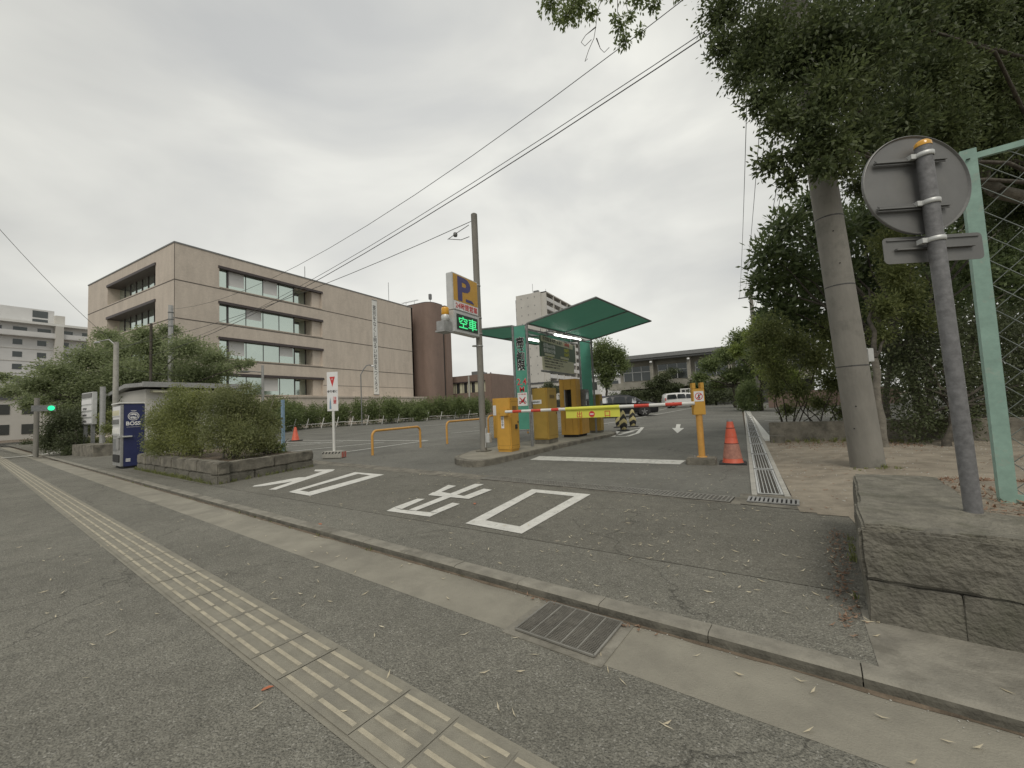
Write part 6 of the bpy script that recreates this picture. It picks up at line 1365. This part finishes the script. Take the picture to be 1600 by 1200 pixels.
# azaleas on the left planter
def bush(label, cls_, n, ll, m, seed, base, grp='azalea bushes on the planter'):
    base = Vector(base); t = thing('azalea_bush', label, 'bush', base, 0, grp); loc = [((c[0]-base.x, c[1]-base.y, c[2]-base.z), r) for c, r in cls_]
    mb = MB(); random.seed(seed)
    for i in range(16):
        c = loc[i % len(loc)][0]; limb(mb, (random.uniform(-.2, .2), random.uniform(-.2, .2), -.05), Vector(c)+Vector((random.uniform(-.3, .3), random.uniform(-.3, .3), random.uniform(0, .3))), .022, .008, .07, 5, i+seed)
    mb.build('stems', 'bark_l', t); foliage('foliage', loc, n, ll, ll*.36, m, t, seed, shell=.5); return t
bush('yellow green azalea bush beside the vending machine', [cl(*a) for a in ((266, 650, 10.6, 32), (250, 660, 11.0, 22), (290, 640, 10.2, 36), (265, 685, 10.6, 34), (300, 680, 9.9, 36), (244, 695, 11.1, 18), (280, 618, 10.5, 20), (315, 625, 10, 24))], 30000, .052, 'lf_azal', 70, (-12.9, 5.6, .34))
bush('dull brownish green azalea bush at the planter corner', [cl(*a) for a in ((345, 640, 9.6, 34), (375, 640, 9.8, 34), (405, 650, 10, 28), (340, 675, 9.2, 32), (375, 680, 9.2, 34), (410, 685, 9.6, 26), (425, 665, 10.2, 18), (350, 615, 10, 18), (385, 614, 10.2, 20), (425, 630, 10.4, 12))], 30000, .050, 'lf_azal2', 71, (-10.5, 5.2, .34))
bush('small loose shoots of azalea in front of the blue post', [cl(*a) for a in ((420, 692, 10.2, 14), (438, 700, 10.4, 10), (400, 702, 9.8, 10))], 1500, .055, 'lf_lite', 72, (-10.6, 6.2, .34))
# left: cherry tree
C = []
rg_ = random.Random(9)
for px, py, r in ((60, 600, 30), (95, 580, 30), (50, 630, 20), (100, 615, 34), (140, 560, 34), (150, 600, 40), (190, 545, 34), (200, 585, 44), (240, 535, 34), (250, 575, 44), (290, 545, 32), (300, 585, 34), (335, 560, 28), (350, 580, 20), (375, 570, 14), (390, 566, 9), (120, 640, 22), (85, 640, 16), (225, 520, 16), (170, 525, 18), (262, 516, 16), (20, 610, 18), (5, 590, 12), (330, 595, 16), (180, 620, 30), (240, 612, 30)):
    d_ = 27+rg_.uniform(-2, 2.5); C.append(cl(px, py, d_, r*1.22, .62)); 
tree('cherry_tree', 'wide spreading cherry tree in front of the tan office building', tuple(at(185, 690, 27.5).xy)+(.0,), C, 78000, .15, .075, 'lf_cherry', .25, 80, fork=(0, 0, 2.2), shell=.3, flat=.4)
C = [cl(*a) for a in ((88, 668, 19.5, 22), (110, 660, 19.8, 24), (80, 690, 19.5, 18), (108, 690, 19.2, 22), (125, 680, 20.5, 14), (95, 650, 20, 14), (122, 650, 21, 14), (108, 705, 18.8, 10))]
b_ = gs(105, 712); tree('round_shrub', 'dark round shrub left of the white notice board', (b_.x, b_.y+.5, 0), C, 14000, .085, .04, 'lf_hedge', .05, 81, shell=.45)
C = [cl(*a) for a in ((170, 670, 18.5, 12), (176, 690, 18.2, 10), (150, 690, 20, 10), (140, 692, 20, 9), (166, 650, 19.5, 12), (155, 668, 20.5, 12), (130, 694, 20.5, 6))]
b_ = at(165, 705, 19); tree('weedy_shrub', 'light green weeds between the notice board and the vending machine', (b_.x, b_.y+.3, .1), C, 5000, .08, .035, 'lf_azal', .03, 82, shell=.2)
C = [cl(*a) for a in ((160, 640, 24, 30), (190, 650, 24, 30), (225, 640, 25, 24), (130, 650, 26, 24), (110, 640, 27, 20), (150, 665, 25, 20), (70, 690, 33, 12), (40, 695, 36, 10))]
b_ = at(170, 690, 25); tree('background_shrub', 'dark shrubs under the cherry tree behind the vending machine', (b_.x, b_.y, .1), C, 14000, .13, .06, 'lf_hedge', .06, 83, shell=.4)
# weeds on the left kerb ends and at foot of right hedge
wb = gs(1240, 690)
# ------------------------------------------------------------------ fallen leaves
def litter(name, label, spots, ll, lw, m, seed, zoff=.006, curl=.012):
    rg = random.Random(seed); mb = MB()
    for (x, y, z) in spots:
        a_ = rg.uniform(0, 6.28); l_ = ll*rg.uniform(.6, 1.3); w_ = lw*rg.uniform(.6, 1.3); d = Vector((math.cos(a_), math.sin(a_), 0)); s = Vector((-d.y, d.x, 0)); bend = s*rg.uniform(-.3, .3)*l_; c = Vector((x, y, z+zoff)); up = Vector((0, 0, 1))
        u1, u2 = rg.uniform(0, curl), rg.uniform(0, curl)
        mb.add([c-d*l_/2+up*u1, c+s*w_/2+bend*.5, c+d*l_/2+bend+up*u2, c-s*w_/2+bend*.5+up*.001, ], [(0, 1, 2, 3)])
    o = mb.build(name, m); o['kind'] = 'stuff'; o['label'] = label; return o
rg_ = random.Random(21); sp = []
for _ in range(190):
    x = rg_.uniform(-6, .9); y = rg_.uniform(K(x)+.15, 6.8); sp.append((x, y, .004))
for _ in range(130): x = rg_.gauss(-.3, .7); y = rg_.uniform(2.6, 5.2); sp.append((min(x, .5), y, .004))
for _ in range(110): x = rg_.uniform(-7, 2.5); y = rg_.uniform(.7, K(x)-.45); sp.append((x, y, SW+.001))
for _ in range(40): x = rg_.uniform(-7, 2.5); y = K(x)-rg_.uniform(.02, .4); sp.append((x, y, SW+.002))
for _ in range(60): x = rg_.uniform(-4, 0); y = rg_.uniform(6.5, 9); sp.append((x, y, .02))
litter('fallen_leaves', 'scattered thin pale dry leaves on the driveway and sidewalk', sp, .055, .009, 'fallen', 1)
sp = []
for _ in range(160): q = rg_.random(); x = .42+q*.25+rg_.gauss(0, .03); y = 2.6+q*1.9+rg_.gauss(0, .04); sp.append((x-.03, y, .006))
for _ in range(14): x = rg_.choice((-1.25, -.62, -1.2)) + rg_.gauss(0, .08); sp.append((x, K(x)-rg_.uniform(.01, .06), SW+.004))
litter('fallen_leaves', 'brown leaves gathered at the foot of the right stone wall and kerb', sp, .035, .014, 'litter', 2, curl=.02)
sp = []
for _ in range(9000):
    x = rg_.uniform(1.15, 6.5); y = rg_.uniform(3.3, 6.8)
    if math.sin(x*2.3+y*1.3)+math.sin(y*3.1-x)+rg_.gauss(0, .7) > .1 and x > 1.05+.2*(y-3.3): sp.append((x, y, hz(x, y)))
for _ in range(500): x = rg_.uniform(.7, 3.2); y = rg_.gauss(11.6, .7); sp.append((x, min(y, 12.4), hz(x, y)))
litter('leaf_litter', 'reddish brown leaf litter on the soil behind the right wall', sp, .05, .022, 'litter', 3, zoff=.012, curl=.03)
sp = [(rg_.uniform(.5, 4), rg_.uniform(5.2, 11), 0) for _ in range(260)]; sp = [(x, y, hz(x, y)) for x, y, z in sp]
litter('fallen_leaves', 'sparse dry leaves on the sandy ground', sp, .04, .016, 'litter', 4)
for i, (px, py, c_) in enumerate(((418, 1076, 'red leaf lying on the sidewalk left of the tactile strip'), (742, 787, 'orange leaf lying on the driveway beside the painted characters'), (500, 819, 'small orange leaf lying on the kerb edge of the driveway'), (770, 909, 'curled brown leaf lying in the gutter by the kerb'))):
    p = gz(px, py, SW+.004 if i in (0, 3) else .008); mb = MB(); l_, w_ = (.055, .018) if i == 0 else (.06, .035)
    a_ = Vector((math.cos(.9+i), math.sin(.9+i), 0)); s = Vector((-a_.y, a_.x, 0))
    mb.add([-a_*l_/2, -a_*.3*l_+s*w_*.4+Vector((0, 0, .004)), a_*.1*l_+s*w_/2+Vector((0, 0, .008)), a_*l_/2+Vector((0, 0, .004)), a_*.1*l_-s*w_/2+Vector((0, 0, .006)), -a_*.3*l_-s*w_*.4+Vector((0, 0, .001))], [(0, 1, 2, 3, 4, 5)])
    o = mb.build('single_leaf', 'leaf_red'if False else 'litter_red'); o.location = p; tag(o, c_, 'leaf')

# pebbles, weeds and grit
mb = MB(); rg_ = random.Random(33)
for _ in range(1500):
    q = rg_.random()
    if q < .55: x = rg_.uniform(.5, 4.5); y = rg_.uniform(4.7, 12.3); z = hz(x, y); r = rg_.uniform(.004, .016)
    elif q < .8: x = rg_.uniform(-7, .4); y = K(x)+.13+abs(rg_.gauss(0, .25)); z = .006; r = rg_.uniform(.002, .006)
    else: x = rg_.uniform(-8, 3); y = K(x)-abs(rg_.gauss(0, .03))-.005; z = SW+.004; r = rg_.uniform(.002, .006)
    if x < .9 and y < 5.3 and q < .55: continue
    a_ = rg_.uniform(0, 6); c_, s_ = math.cos(a_)*r, math.sin(a_)*r; f_ = rg_.uniform(.6, 1)
    mb.add([(x+c_, y+s_, z), (x-s_*f_, y+c_*f_, z+.1*r), (x-c_, y-s_, z), (x+s_*f_, y-c_*f_, z), (x, y, z+r*.7), (x, y, z-r*.3)], [(0, 1, 4), (1, 2, 4), (2, 3, 4), (3, 0, 4), (1, 0, 5), (2, 1, 5), (3, 2, 5), (0, 3, 5)])
o = mb.build('pebbles', 'conc_l'); o['kind'] = 'stuff'; o['label'] = 'small pebbles and grit on the sand and along the kerb'
def blades(name, label, spots, hh, m, seed):
    rg = random.Random(seed); mb = MB()
    for (x, y, z, s) in spots:
        for _ in range(rg.randint(5, 11)):
            a_ = rg.uniform(0, 6.28); l_ = hh*s*rg.uniform(.5, 1.2); b_ = Vector((x+rg.gauss(0, .012), y+rg.gauss(0, .012), z)); o_ = Vector((math.cos(a_), math.sin(a_), 0))*l_*rg.uniform(.2, .9); w_ = Vector((-math.sin(a_), math.cos(a_), 0))*.0035
            mb.add([b_-w_, b_+w_, b_+o_*.45+w_*.8+Vector((0, 0, l_*.7)), b_+o_+Vector((0, 0, l_*.8)), b_+o_*.45-w_*.8+Vector((0, 0, l_*.7))], [(0, 1, 2, 3, 4)])
    o = mb.build(name, m); o['kind'] = 'stuff'; o['label'] = label
sp = []
for _ in range(120): q = rg_.random(); sp.append((-14.9+5.9*q, 4.9-.76*q-.03, .004, rg_.uniform(.5, 1.4)))
for _ in range(40): q = rg_.random(); sp.append((-8.9-.4*q, 4.2+2.3*q, .004, rg_.uniform(.4, 1.1)))
for _ in range(9): q = rg_.random(); sp.append((.47+.27*q, 2.85+1.6*q, .006, rg_.uniform(.3, .8)))
for _ in range(90): x = rg_.uniform(.6, 3.6); sp.append((x, 12.45-abs(rg_.gauss(0, .25)), hz(x, 12.2), rg_.uniform(.6, 1.6)))
for _ in range(24): x = -rg_.uniform(1, 14); sp.append((x, K(x)-.004, SW+.003, rg_.uniform(.2, .45)))
for _ in range(16): x = rg_.uniform(1.4, 1.9); sp.append((x, 7.7+rg_.uniform(-.1, .1), hz(x, 7.75), rg_.uniform(.3, .7)))
blades('weeds', 'weeds growing along the foot of the walls and the kerb', sp, .09, 'lf_azal', 3)
